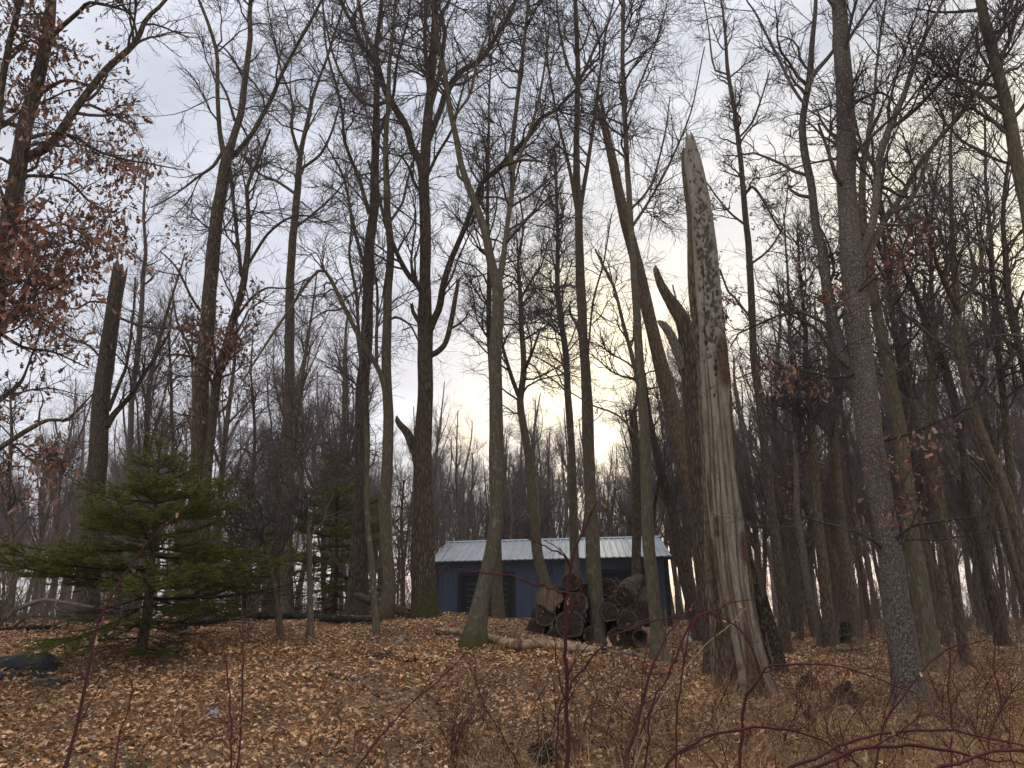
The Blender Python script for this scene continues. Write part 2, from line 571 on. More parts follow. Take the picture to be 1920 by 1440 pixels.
d1x0, dh1 = to_shed(862, 1086, 34); d1x1, _ = to_shed(963, 1086, 33.9)
d2x1, dh2 = to_shed(1213, 1080, 33.4); d2x0 = d2x1 - (d1x1 - d1x0)
DH = 2.34
segs = [(0, d1x0, Z0, EH), (d1x0, d1x1, DH, EH), (d1x1, d2x0, Z0, EH), (d2x0, d2x1, DH, EH), (d2x1, SL, Z0, EH)]
for s_ in segs: corr_wall(*s_, 0.0, 'wall_panel')
# other walls as closed sheets
k_ = MB()
k_.add([(0, 0, Z0), (0, SD, Z0), (0, SD, EH), (0, SD / 2, RH), (0, 0, EH)], [(0, 1, 2, 3, 4)])
k_.add([(SL, 0, Z0), (SL, SD, Z0), (SL, SD, EH), (SL, SD / 2, RH), (SL, 0, EH)], [(4, 3, 2, 1, 0)])
k_.add([(0, SD, Z0), (SL, SD, Z0), (SL, SD, EH), (0, SD, EH)], [(0, 3, 2, 1)])
k_.build('wall', M['blue'], shed, smooth=False)
for x0, x1 in ((d1x0, d1x1), (d2x0, d2x1)):
    r0 = MB(); r0.add(*boxv(x0 + .01, .10, Z0, x1 - .01, .14, DH)); dr = r0.build('door', M['door'], shed, smooth=False)
    ns = 10; hh = (DH - .12 - Z0) / ns
    for i in range(ns):
        z = Z0 + i * hh
        box_obj('slat', M['door'], dr, x0 + .12, .065, z + .022, x1 - .12, .098, z + hh - .012)
        box_obj('slat_lip', M['doorline'], dr, x0 + .3, .055, z + .0, x1 - .3, .098, z + .018)
    for xa, xb in ((x0 - .08, x0 + .10), (x1 - .10, x1 + .08)):
        box_obj('door_frame', M['trim'], shed, xa, -.05, Z0, xb, .062, DH)
    box_obj('door_frame', M['trim'], shed, x0 - .08, -.052, DH + .002, x1 + .08, .06, DH + .13)
box_obj('corner_trim', M['trim'], shed, -.06, -.07, Z0, .10, .12, EH - .02)
box_obj('corner_trim', M['trim'], shed, SL - .10, -.07, Z0, SL + .08, .12, EH - .02)
box_obj('fascia', M['trim'], shed, -.25, -.30, EH - .19, SL + .25, -.05, EH - .03)
# roof: two slopes of ribbed sheet, each sheet a panel
OV = .32
sl = (RH - EH) / (SD / 2)


def roof_panel(x0, x1, side):
    """one ribbed roof sheet; side -1 front slope, +1 rear slope"""
    prof = [(0, 0)]
    nrib = 3; pw = (x1 - x0) / nrib
    for i in range(nrib):
        c = i * pw + pw * .5
        prof += [(c - .05, 0), (c - .022, .035), (c + .022, .035), (c + .05, 0)]
    prof.append((x1 - x0, 0))
    n = len(prof)
    ye, yr = (-OV, SD / 2) if side < 0 else (SD + OV, SD / 2)
    ze, zr = EH + .03 - sl * OV, RH + .03
    v = [(x0 + p, ye, ze + q) for p, q in prof] + [(x0 + p, yr, zr + q) for p, q in prof]
    v += [(x, y, z - .02) for x, y, z in v]
    m_ = 2 * n
    f = [(i, i + 1, n + i + 1, n + i) for i in range(n - 1)]
    if side > 0: f = [q[::-1] for q in f]
    f += [(m_ + i, i, i + 1, m_ + i + 1) if side > 0 else (m_ + i, m_ + i + 1, i + 1, i) for i in range(n - 1)]
    k_ = MB(); k_.add(v, f); k_.build('roof_panel', M['roof'], shed, smooth=False)


npan = 12
for i in range(npan):
    xa = -.25 + (SL + .5) * i / npan; xb = -.25 + (SL + .5) * (i + 1) / npan
    roof_panel(xa, xb - .012, -1); roof_panel(xa, xb - .012, 1)
k_ = MB()
k_.add([(-.27, SD / 2 - .16, RH + .03), (SL + .27, SD / 2 - .16, RH + .03), (SL + .27, SD / 2, RH + .10), (-.27, SD / 2, RH + .10), (SL + .27, SD / 2 + .16, RH + .03), (-.27, SD / 2 + .16, RH + .03)],
       [(0, 1, 2, 3), (3, 2, 4, 5)])
k_.build('ridge_cap', M['roof'], shed, smooth=False)
# wall lamp between the doors
lx, lz = to_shed(1032, 1073, 33.7)
k_ = MB()
k_.add(*boxv(lx - .09, -.06, lz - .08, lx + .09, -.026, lz + .08))
k_.add(*boxv(lx - .025, -.20, lz + .02, lx + .025, -.062, lz + .06))
lamp = k_.build('wall_lamp', M['trim'], shed, smooth=False)
a = np.arange(12) * 2 * math.pi / 12
k_ = MB(); rings = [(.03, .08), (.10, .03), (.13, -.06)]
k_.add(np.concatenate([np.stack([lx + r * np.cos(a), -.20 + r * np.sin(a), np.full(12, lz + z)], 1) for r, z in rings]),
       [(j * 12 + i, j * 12 + (i + 1) % 12, (j + 1) * 12 + (i + 1) % 12, (j + 1) * 12 + i) for j in range(2) for i in range(12)])
k_.build('lamp_shade', M['trim'], lamp)
# gravel in front of the doors, a sheet that follows the ground
gx = np.linspace(pL[0] + .5, pL[0] + 5.6, 40); gy = np.linspace(27.5, 33.0, 16)
X, Y = np.meshgrid(gx, gy)
k_ = MB(); i0 = (np.arange(15)[:, None] * 40 + np.arange(39)[None, :]).ravel()
k_.add(np.stack([X, Y, gz(X, Y) + .07], -1).reshape(-1, 3), np.stack([i0, i0 + 1, i0 + 41, i0 + 40], 1))
tag(k_.build('gravel_drive', M['gravel']), kind='structure')


# ------------------------------------------------------------------ trees
def radial_tube(P, R, k, rough=.06, lobes=None, seed=0, top_jag=0.0, tint=None, cap=True, flare=0.0, twist=0.0, dents=None):
    """one thick stem with uneven girth, root flare and (if broken) a splintered top.  returns MB pieces"""
    rng = np.random.default_rng(seed)
    n = len(P)
    T = np.gradient(P, axis=0); T /= np.linalg.norm(T, axis=1, keepdims=True)
    ref = np.array([0.0, 1.0, 0.0]) if abs(T[n // 2][1]) < .8 else np.array([1.0, 0, 0])
    U = np.cross(T, ref); U /= np.linalg.norm(U, axis=1, keepdims=True); W = np.cross(T, U)
    th = np.arange(k) * 2 * math.pi / k
    s = np.concatenate([[0], np.cumsum(np.linalg.norm(np.diff(P, axis=0), axis=1))])
    G = np.ones((n, k))
    for _ in range(7):
        q = rng.integers(1, 6); f = rng.uniform(.4, 3.2); ph = rng.uniform(0, 6.3)
        G += rough / 2.4 * np.sin(q * th[None, :] + f * s[:, None] + ph) * rng.uniform(.5, 1.2)
    G += rng.normal(0, rough * .18, (n, k))
    if flare:
        nl = rng.integers(4, 7); ph = rng.uniform(0, 6.3)
        h = np.maximum(P[:, 2] - P[0, 2] - .25, 0)
        G += flare * np.exp(-h / .22)[:, None] * (.55 + .45 * np.cos(nl * th[None, :] + ph))
    if dents is not None: G *= dents(th, s)
    V = P[:, None, :] + (R[:, None] * G)[:, :, None] * (np.cos(th)[None, :, None] * U[:, None, :] + np.sin(th)[None, :, None] * W[:, None, :])
    if top_jag:
        j = rng.uniform(-1, 1, k) * .35 + np.sin(th * rng.integers(1, 3) + rng.uniform(0, 6)) * .6 + (rng.uniform(0, 1, k) > .8) * .5
        for r_, wgt in ((n - 1, 1.0), (n - 2, .45), (n - 3, .15)):
            V[r_] += T[-1] * (j * top_jag * wgt)[:, None]
    i = np.arange(n - 1)[:, None] * k; q = np.arange(k)[None, :]; q2 = (q + 1) % k
    F = np.stack([i + q, i + q2, i + k + q2, i + k + q], -1).reshape(-1, 4)
    V = V.reshape(-1, 3)
    capv = capf = None
    if cap:
        c = P[-1] - T[-1] * (top_jag * 1.1 if top_jag else 0.0)
        capv = np.concatenate([V[-k:], c[None]]); capf = [(x, (x + 1) % k, k) for x in range(k)]
    return V, F, s, th, capv, capf


def trace(pts, Y, dy=0.0, n=None, ground=True, wander=0.0, seed=0):
    """pixel trace (u, v, width px) at depth Y (drifting by dy) -> smooth 3-D stem"""
    pts = [p if len(p) == 3 else (*p, 0) for p in pts]
    m = len(pts)
    P = []; R = []
    for i, (u, v, w_) in enumerate(pts):
        p = at(u, v, Y + dy * (i / max(m - 1, 1)))
        P.append(p); R.append(w_ * depth_of(p) / (2 * FPX))
    P = np.array(P); R = np.array(R)
    if ground:
        z = float(gz(P[0, 0], P[0, 1]))
        if P[0, 2] > z + .05:                                     # hidden foot: carry the stem down to the ground
            d = P[0] - P[1]; d /= np.linalg.norm(d)
            t = min((P[0, 2] - z) / max(-d[2], .3), 14)
            f = P[0] + d * t; f[2] = float(gz(f[0], f[1])) - .02
            P = np.concatenate([[f], P]); R = np.concatenate([[R[0] * 1.15], R])
        P = np.concatenate([[P[0] - [0, 0, .25]], P]); R = np.concatenate([[R[0] * 1.02], R])
    ln = np.linalg.norm(np.diff(P, axis=0), axis=1).sum()
    Q, r = resample(P, R, n or max(8, int(ln / .28)))
    if wander:
        rng = np.random.default_rng(seed)
        s = np.linspace(0, ln, len(Q))
        for ax in (0, 1):
            o = sum(rng.normal() * np.sin(s * f + rng.uniform(0, 6)) / f for f in (.8, 1.7, 3.1, 5.5))
            Q[:, ax] += wander * (o - o[0]) * np.minimum(1, s)
    return Q, r


def extend(pts, m=3):
    """carry a stem that leaves the top of the frame on upward, tapering"""
    pts = [p if len(p) == 3 else (*p, 3) for p in pts]
    (u0, v0, w0), (u1, v1, w1) = pts[-2], pts[-1]
    if v1 > 25: return pts
    k_ = 90 / max(v0 - v1, 20)
    for i in range(1, m + 1):
        pts.append((u1 + (u1 - u0) * k_ * i * .8 + random.uniform(-12, 12), v1 - 90 * i, max(w1 * (1 - i / (m + .4)), 1.2)))
    return pts


LEAF_COLS = np.array([(.24, .122, .075), (.30, .160, .098), (.19, .092, .058), (.34, .200, .125), (.27, .138, .095), (.22, .13, .10)])
LITTER_COLS = np.array([1.2, 1.02, .78]) * np.array([(.50, .345, .215), (.42, .265, .155), (.58, .43, .285), (.34, .185, .095), (.16, .095, .058), (.42, .34, .26), (.47, .29, .155), (.26, .155, .09), (.62, .48, .34)])


def leaf_shape(st):
    """lobed oak leaf lying in xy, unit length; st stations"""
    if st >= 7:
        t = np.linspace(0, 1, 7); hw = np.array([.015, .13, .07, .25, .13, .22, .02])
    elif st == 5:
        t = np.linspace(0, 1, 5); hw = np.array([.02, .22, .11, .24, .02])
    else:
        t = np.linspace(0, 1, 3); hw = np.array([.03, .26, .03])
    n = len(t)
    v = np.zeros((n, 3, 3)); v[:, :, 0] = t[:, None]
    v[:, 0, 1] = -hw; v[:, 2, 1] = hw
    f = []
    for i in range(n - 1):
        f += [(i * 3, i * 3 + 3, i * 3 + 4, i * 3 + 1), (i * 3 + 1, i * 3 + 4, i * 3 + 5, i * 3 + 2)]
    return v.reshape(-1, 3), np.array(f)


def leaves(pos, size, st, cols, rng, tilt=(0, .6), hang=False):
    """many separate curled leaves in one array"""
    v0, f0 = leaf_shape(st)
    if st == 2:                                                 # far leaves: two facets folded on the midrib
        v0 = np.array([(0, 0, 0), (.45, -.27, 0), (1, 0, 0), (.55, .27, 0)], float); f0 = np.array([(0, 1, 2), (0, 2, 3)])
    m = len(pos); nv = len(v0)
    V = np.repeat(v0[None], m, 0)
    V[:, :, 1] *= rng.uniform(.7, 1.25, (m, 1))
    c1 = rng.uniform(-.5, 1.3, (m, 1)); c2 = rng.uniform(-.5, 2.2, (m, 1)); tw = rng.uniform(-.9, .9, (m, 1))
    V[:, :, 2] = c1 * .5 * (V[:, :, 0] - .5) ** 2 + c2 * V[:, :, 1] ** 2 * 1.6 + tw * V[:, :, 1] * (V[:, :, 0] - .5)
    if not hang: V[:, :, 0] -= .5
    V *= np.asarray(size)[:, None, None]
    yaw = rng.uniform(0, 2 * math.pi, m)
    tl = rng.uniform(*tilt, m); rl = rng.normal(0, .65 if not hang else 1.5, m)
    if hang: tl = -rng.uniform(.2, 1.5, m)
    cy, sy, ct, s_t, cr, sr = np.cos(yaw), np.sin(yaw), np.cos(tl), np.sin(tl), np.cos(rl), np.sin(rl)
    x, y, z = V[..., 0], V[..., 1], V[..., 2]
    y, z = cr[:, None] * y - sr[:, None] * z, sr[:, None] * y + cr[:, None] * z
    x, z = ct[:, None] * x - s_t[:, None] * z, s_t[:, None] * x + ct[:, None] * z
    x, y = cy[:, None] * x - sy[:, None] * y, sy[:, None] * x + cy[:, None] * y
    V = np.stack([x, y, z], -1) + np.asarray(pos)[:, None, :]
    F = (f0[None] + (np.arange(m) * nv)[:, None, None]).reshape(-1, f0.shape[1])
    ci = rng.integers(0, len(cols), m)
    T = cols[ci] * rng.uniform(.7, 1.25, (m, 1)) * rng.uniform(.93, 1.07, (m, 3))
    return V.reshape(-1, 3), F, np.repeat(T, nv, 0)


N_TREES = {}


def hero(name, label, Y, trunk, limbs=(), bark_='smooth', cat='tree', group='bare trees around the clearing', n1=40, n2=7, n3=7, l1=(1.2, 2.8), l2=(.55, 1.3), l3=(.22, .6),
         t_from=.4, seed=1, flare=.45, broken=0.0, rough=.06, sides=14, up=.09, wander=.02, twig='twig', moss=0.0, limb_crown=True, spread=(.5, 1.15), curv=.27, foot=True):
    n1 = int(n1 * 1.35)
    if trunk[0][1] > 1190 and -50 < trunk[0][0] < 1900:
        Yg = float(on_ground(trunk[0][0], trunk[0][1])[1])
        if Yg < 24: Y = Yg
    rng = np.random.default_rng(seed)
    tr = trunk if broken else extend(trunk)
    P, R = trace(tr, Y, n=None, wander=wander, seed=seed)
    base = np.array([P[1, 0], P[1, 1], float(gz(P[1, 0], P[1, 1]))])
    root = empty(name, base, label, cat, group)
    V, F, s, th, cv, cf = radial_tube(P, R, sides, rough, seed=seed, top_jag=broken, flare=flare)
    k_ = MB()
    tint = None
    if moss:
        h = V[:, 2] - base[2]
        m_ = np.clip(1.15 - h / moss + rng.normal(0, .15, len(h)), 0, 1); tint = np.stack([m_, m_, m_], 1)
    k_.add(V, F, tint)
    if cv is not None: k_.add(cv, cf, None if tint is None else np.zeros((len(cv), 3)), 1 if broken else 0)
    k_.build('trunk', [M[bark_], M['jag']], root, origin=base)
    par = []
    n = len(P)
    if not broken:
        i0 = int(n * t_from)
        par.append((P[None, i0:], R[None, i0:]))
    for li, lb in enumerate(limbs):
        opt = {}
        if isinstance(lb, tuple) and isinstance(lb[-1], dict): lb, opt = lb
        br = opt.get('broken', 0.0)
        pts = lb if br else extend(lb, 2)
        dy = opt.get('dy', rng.uniform(-1.6, 1.6))
        LP, LR = trace(pts, Y, dy, ground=False, n=max(8, int(len(pts) * 3)), wander=.012, seed=seed + li)
        # start the limb at the trunk's own axis
        j = np.argmin(np.linalg.norm(P - LP[0], axis=1))
        V, F, *_r, cv, cf = radial_tube(LP, LR, 8 if LR[0] < .07 else 10, rough * 1.2, seed=seed + 50 + li, top_jag=br)
        k_ = MB(); tz = None if not moss else np.zeros((len(V), 3))
        k_.add(V, F, tz)
        if cv is not None: k_.add(cv, cf, None if not moss else np.zeros((len(cv), 3)), 1 if br else 0)
        k_.build('limb', [M[opt.get('bark', bark_)], M['jag']], root, origin=base)
        if not br: par.append((LP[None], LR[None]))
    if n1 and par:
        P1, R1 = grow(par, n1, .08, .99, spread, l1, 7, rng, curv, up, .55, .030, .30)
        R1 = np.maximum(R1, .005)
        P2, R2 = grow([(P1, R1)], n1 * n2, .22, 1.0, (.45, 1.0), l2, 5 if Y < 15 else 4, rng, curv, up * .7, .7, .010, .5)
        R2 = np.maximum(R2, .0033)
        P3, R3 = grow([(P2, R2)], n1 * n2 * n3, .2, 1.0, (.4, 1.1), l3, 3 if Y < 15 else 2, rng, curv * 1.2, up * .6, .8, .0052, .6)
        R3 = np.maximum(R3, .0022)
        k_ = MB()
        for Pq, Rq, kk in ((P1, R1, 5), (P2, R2, 3), (P3, R3, 3)):
            k_.add(*tubes(Pq, Rq, kk))
        k_.build('crown', M[twig], root, origin=base)
        N_TREES[name + label] = (root, base, P1, P2, P3)
        return root, base, (P1, P2, P3)
    return root, base, None


def retained(root, base, pts, regions, per, size=(.07, .14), st=5, seed=3, spread=.09, cols=LEAF_COLS, name='leaves'):
    """dead leaves that still hang on the twigs inside the picture regions (u, v, ru, rv, count)"""
    rng = np.random.default_rng(seed)
    allp = np.concatenate([p[:, 1:].reshape(-1, 3) for p in pts])
    u, v, _z = project(allp)
    pos = []
    for (cu, cv, ru, rv, cnt) in regions:
        d = ((u - cu) / ru) ** 2 + ((v - cv) / rv) ** 2
        ix = np.where(d < 1)[0]
        if len(ix) == 0: continue
        c = allp[rng.choice(ix, cnt)]
        c = np.repeat(c, per, 0) + rng.normal(0, spread, (cnt * per, 3))
        pos.append(c)
    if not pos: return
    pos = np.concatenate(pos)
    k_ = MB(); V, F, T = leaves(pos, rng.uniform(*size, len(pos)), st, cols, rng, hang=True)
    k_.add(V, F, T)
    o = k_.build(name, M['tint'], root, origin=base); o['kind'] = 'stuff'
    return pos


G1 = 'bare trees around the clearing'
# --- tree heroes, traced: (u, v, width) in photograph pixels at their own distance -----------------
# leafy oak reaching in from beyond the left border
oakA, baseA, crA = hero('oak_tree', 'oak still full of russet dead leaves, leaning in beside the fir', 10.0,
    [(-80, 1290, 60), (-72, 1100, 50), (-55, 900, 44), (-30, 700, 40), (0, 480, 36), (15, 430, 34), (37, 300, 28), (50, 233, 26), (67, 183, 24), (90, 67, 20), (97, 0, 18)],
    [([(40, 300, 18), (83, 280, 16), (105, 262, 15), (150, 195, 13), (200, 130, 12), (255, 80, 10), (275, 35, 8), (310, 0, 6)], {'dy': .3}),
     ([(45, 262, 8), (90, 250, 7), (140, 255, 6), (190, 285, 5), (240, 300, 4), (290, 308, 3), (345, 318, 2)], {'dy': -.6}),
     ([(20, 430, 8), (70, 430, 7), (105, 420, 5), (130, 425, 4), (170, 450, 3), (205, 475, 2)], {'dy': -.8}),
     ([(35, 330, 7), (80, 330, 6), (130, 340, 5), (180, 385, 4), (230, 400, 2)], {'dy': .9}),
     ([(50, 240, 9), (10, 230, 8), (-60, 200, 6), (-150, 120, 4)], {'dy': -.5}),
     ([(72, 178, 8), (120, 150, 6), (170, 160, 4), (215, 168, 2)], {'dy': .7}),
     ([(80, 90, 9), (110, 55, 8), (150, 20, 7), (165, 6, 6), (205, 12, 5), (255, 28, 3)], {'dy': -.4}),
     ([(-10, 540, 9), (50, 525, 6), (100, 540, 4), (140, 505, 2)], {'dy': -.9}),
     ([(-20, 610, 9), (40, 650, 6), (100, 660, 4), (165, 690, 2)], {'dy': .6}),
     ([(-55, 880, 12), (0, 840, 10), (57, 803, 9), (90, 787, 7), (123, 787, 6), (143, 770, 5), (175, 735, 2)], {'dy': .3}),
     ([(-40, 780, 10), (0, 750, 9), (35, 720, 7), (50, 690, 4), (80, 600, 2)], {'dy': .8}),
     ([(-15, 300, 14), (5, 150, 12), (17, 83, 11), (33, 20, 9), (40, 0, 8)], {'dy': -1.0})],
    bark_='oak', group='oaks holding dead leaves', n1=95, n2=7, n3=5, l1=(.7, 1.6), l2=(.35, .8), l3=(.15, .35), t_from=.3, seed=11, sides=16, up=.05, curv=.3)

hero('snapped_tree', 'tall snapped trunk rising behind the fir, with a splintered spike on top', 17.5,
    [(178, 960, 34), (185, 850, 33), (190, 760, 31), (205, 640, 28), (215, 560, 26), (226, 505, 25)],
    [([(200, 800, 12), (213, 777, 11), (247, 740, 9), (272, 700, 7), (300, 655, 5), (320, 620, 3)], {'dy': .6}),
     ([(203, 770, 9), (225, 715, 7), (235, 690, 6), (243, 640, 5), (247, 580, 4), (250, 520, 3)], {'dy': -.6}),
     ([(222, 595, 5), (260, 610, 5), (300, 615, 4), (350, 616, 3)], {'dy': -.4}),
     ([(205, 690, 5), (170, 650, 4), (130, 630, 3), (90, 600, 2)], {'dy': .5}),
     ([(212, 570, 4), (170, 565, 4), (140, 580, 3), (90, 560, 2)], {'dy': .5})],
    bark_='dark', cat='dead trunk', group='snapped dead trunks', broken=.34, n1=22, n2=6, n3=5, l1=(.6, 1.6), seed=12)

treeC, baseC, crC = hero('bare_tree', 'dark straight tree forking into three high above the fir', 16.5,
    [(362, 960, 32), (365, 880, 31), (375, 720, 29), (385, 640, 27), (393, 560, 26), (398, 480, 25), (405, 400, 22), (413, 330, 21), (421, 292, 19), (432, 262, 14), (448, 210, 12), (460, 140, 11), (468, 70, 9), (470, 0, 8)],
    [([(420, 290, 11), (412, 250, 9), (408, 200, 8), (403, 100, 7), (385, 40, 6), (370, 0, 5)], {'dy': -.8}),
     ([(425, 300, 11), (440, 290, 10), (475, 250, 9), (510, 190, 8), (530, 140, 7), (560, 80, 6), (600, 10, 5)], {'dy': .8}),
     ([(415, 288, 6), (400, 312, 6), (375, 330, 5), (330, 365, 3), (285, 390, 2)], {'dy': -.9}),
     ([(428, 300, 5), (440, 400, 5), (445, 470, 4), (452, 520, 3)], {'dy': -.3}),
     ([(440, 225, 6), (425, 180, 5), (410, 150, 4), (395, 130, 3)], {'dy': .5}),
     ([(458, 150, 5), (440, 115, 4), (420, 90, 3), (405, 85, 2)], {'dy': .3}),
     ([(390, 600, 6), (360, 560, 5), (330, 500, 4), (300, 470, 2)], {'dy': -.6}),
     ([(378, 700, 6), (350, 640, 5), (330, 600, 4), (320, 540, 2)], {'dy': .8})],
    bark_='oak', n1=46, n2=8, n3=7, l1=(1.0, 2.7), t_from=.35, seed=13, sides=16)

treeC2, baseC2, crC2 = hero('bare_tree', 'thinner crooked tree rising close beside the three-forked one', 16.0,
    [(392, 960, 17), (393, 863, 16), (410, 713, 16), (427, 647, 15), (437, 597, 14), (453, 547, 13), (463, 497, 12), (470, 450, 10), (471, 400, 8), (467, 353, 7), (480, 317, 6), (493, 283, 5), (510, 240, 4)],
    [([(452, 515, 8), (447, 450, 7), (443, 400, 6), (437, 333, 5), (430, 300, 4)], {'dy': .6}),
     ([(405, 740, 6), (390, 700, 6), (370, 690, 5), (345, 640, 3)], {'dy': -.5}),
     ([(440, 600, 6), (470, 560, 5), (500, 540, 4), (540, 540, 3), (580, 520, 2)], {'dy': -.5}),
     ([(460, 505, 6), (500, 440, 5), (540, 410, 4), (580, 405, 3), (625, 425, 2)], {'dy': .5})],
    bark_='dark', n1=34, n2=7, n3=6, l1=(1.0, 2.7), t_from=.3, seed=14, sides=10)

hero('bare_tree', 'slim upright grey tree between the fir and the arching tree', 19.5,
    [(540, 980, 21), (540, 780, 20), (543, 640, 18), (547, 520, 16), (553, 420, 14), (558, 330, 12), (562, 285, 10), (575, 230, 8), (590, 170, 6), (615, 110, 5), (640, 30, 4), (650, -10, 3)],
    [([(561, 290, 7), (548, 245, 6), (550, 190, 5), (530, 140, 4), (510, 60, 3), (500, 0, 2)], {}),
     ([(556, 365, 6), (520, 340, 5), (485, 325, 4), (450, 290, 2)], {}),
     ([(550, 430, 5), (600, 390, 4), (640, 350, 3), (670, 290, 2)], {}),
     ([(560, 320, 6), (600, 290, 5), (625, 240, 4), (640, 190, 2)], {})],
    bark_='grey', n1=44, n2=8, n3=7, l1=(1.0, 2.7), seed=15, sides=12)

hero('bare_tree', 'stout straight dark trunk rising behind the fallen mossy log', 17.6,
    [(668, 1156, 44), (672, 1080, 36), (675, 1000, 32), (680, 850, 28), (683, 720, 24), (690, 600, 21), (692, 480, 19), (700, 380, 17), (705, 300, 15), (708, 220, 13), (706, 120, 10), (712, 40, 8), (715, 0, 7)],
    [([(692, 400, 8), (672, 330, 7), (645, 265, 6), (640, 200, 5), (615, 100, 4), (605, 0, 3)], {}),
     ([(690, 520, 7), (665, 440, 6), (655, 380, 5), (640, 320, 4), (600, 250, 2)], {}),
     ([(706, 260, 8), (735, 190, 6), (745, 120, 5), (765, 40, 4), (770, 0, 3)], {})],
    bark_='oak', n1=52, n2=8, n3=7, l1=(1.0, 2.7), seed=16, sides=18, flare=.35)

hero('bare_tree', 'smooth olive tree whose low limb arches over and droops beside the mossy log', 16.0,
    [(716, 1190, 34), (728, 1100, 25), (725, 1020, 23), (722, 950, 22), (730, 870, 21), (730, 797, 20), (728, 713, 18), (725, 630, 17), (727, 547, 16), (730, 480, 14), (727, 400, 13), (725, 300, 11), (728, 233, 9), (731, 150, 8), (736, 60, 6), (740, 0, 5)],
    [([(727, 790, 12), (720, 730, 11), (707, 690, 10), (673, 630, 9), (645, 575, 8), (620, 520, 7), (603, 505, 6), (570, 540, 6), (530, 600, 5), (490, 660, 4), (455, 715, 3)], {'dy': -1.2}),
     ([(706, 690, 7), (706, 620, 6), (708, 540, 5), (702, 505, 4), (700, 450, 3)], {'dy': .4}),
     ([(672, 630, 6), (668, 550, 6), (655, 480, 5), (660, 420, 4), (650, 350, 3)], {'dy': -.6}),
     ([(728, 600, 5), (745, 595, 5), (770, 610, 4), (785, 640, 3)], {'dy': -.5}),
     ([(728, 420, 6), (755, 380, 5), (765, 330, 4), (785, 260, 3)], {'dy': .6})],
    bark_='smooth', n1=48, n2=8, n3=7, l1=(1.0, 2.7), t_from=.45, seed=17, sides=14, flare=.5, moss=.35)

hero('sapling', 'thin olive sapling hugging the foot of the arching tree', 15.2,
    [(707, 1195, 15), (704, 1150, 13), (697, 1080, 12), (693, 1000, 11), (690, 900, 9), (688, 800, 8), (682, 700, 6), (670, 620, 4)], (),
    bark_='smooth', group='thin saplings in the clearing', n1=16, n2=6, n3=5, l1=(.6, 1.6), seed=18, sides=10, flare=.2)

treeG, baseG, crG = hero('oak_tree', 'big dark oak with mossy flared foot at the corner of the blue shed', 16.3,
    [(798, 1170, 61.4), (796, 1150, 53.0), (794, 1100, 45.6), (793, 1050, 42.8), (797, 950, 40.0), (792, 850, 35.3), (796, 750, 29.8), (798, 650, 27.0), (796, 580, 25.1), (797, 520, 21.4), (797, 400, 20.5), (796, 330, 19.5), (800, 250, 17.7), (806, 180, 16.7), (811, 100, 13.0), (815, 0, 10.2)],
    [([(796, 560, 13), (783, 533, 12), (767, 517, 10), (753, 493, 9), (743, 470, 8), (723, 417, 7), (707, 350, 6), (690, 300, 5)], {'dy': -.9}),
     ([(796, 345, 16), (787, 300, 15), (773, 277, 14), (763, 240, 13), (740, 203, 12), (720, 167, 11), (707, 117, 10), (683, 90, 8), (660, 43, 7), (640, 7, 6)], {'dy': .9}),
     ([(712, 140, 9), (704, 100, 9), (683, 57, 7), (670, 0, 6)], {'dy': -.2}),
     ([(725, 190, 8), (690, 200, 6), (650, 160, 5), (620, 90, 4), (600, 0, 3)], {'dy': -.4}),
     ([(800, 635, 15), (812, 605, 14), (825, 575, 13), (830, 540, 12), (845, 490, 11), (870, 430, 10), (893, 368, 10), (905, 340, 10), (935, 315, 11), (957, 290, 10), (993, 253, 8), (1010, 223, 7), (1040, 207, 6), (1083, 163, 5), (1120, 120, 3)], {'dy': -1.4}),
     ([(800, 668, 12), (820, 660, 11), (835, 643, 10), (846, 605, 9), (855, 560, 8), (862, 524, 6)], {'broken': .06, 'dy': -.4}),
     ([(843, 617, 5), (860, 608, 4), (872, 596, 3), (880, 582, 2)], {'broken': .03, 'dy': -.5}),
     ([(795, 610, 10), (785, 602, 9), (775, 585, 7), (772, 570, 6)], {'broken': .06, 'dy': -.4}),
     ([(790, 870, 22), (775, 835, 18), (763, 810, 15), (750, 795, 11), (745, 785, 8)], {'broken': .1, 'dy': .5}),
     ([(800, 270, 13), (812, 240, 12), (827, 205, 11), (840, 167, 11), (867, 133, 10), (895, 118, 10), (913, 100, 9), (933, 67, 8), (955, 30, 7), (968, 0, 6)], {'dy': .8}),
     ([(806, 180, 9), (800, 130, 8), (796, 60, 7), (800, 0, 6)], {'dy': -.6}),
     ([(803, 215, 10), (825, 140, 9), (838, 60, 8), (830, 30, 7), (845, 0, 6)], {'dy': .4}),
     ([(801, 330, 6), (820, 290, 6), (850, 240, 5), (865, 180, 4), (885, 110, 3)], {'dy': -.8}),
     ([(793, 365, 7), (778, 345, 6), (765, 310, 5), (752, 290, 3)], {'dy': -.6})],
    bark_='oak', group='big oaks of the clearing', n1=110, n2=8, n3=7, l1=(1.0, 2.7), t_from=.58, seed=19, sides=24, flare=.32, moss=.75, rough=.07)

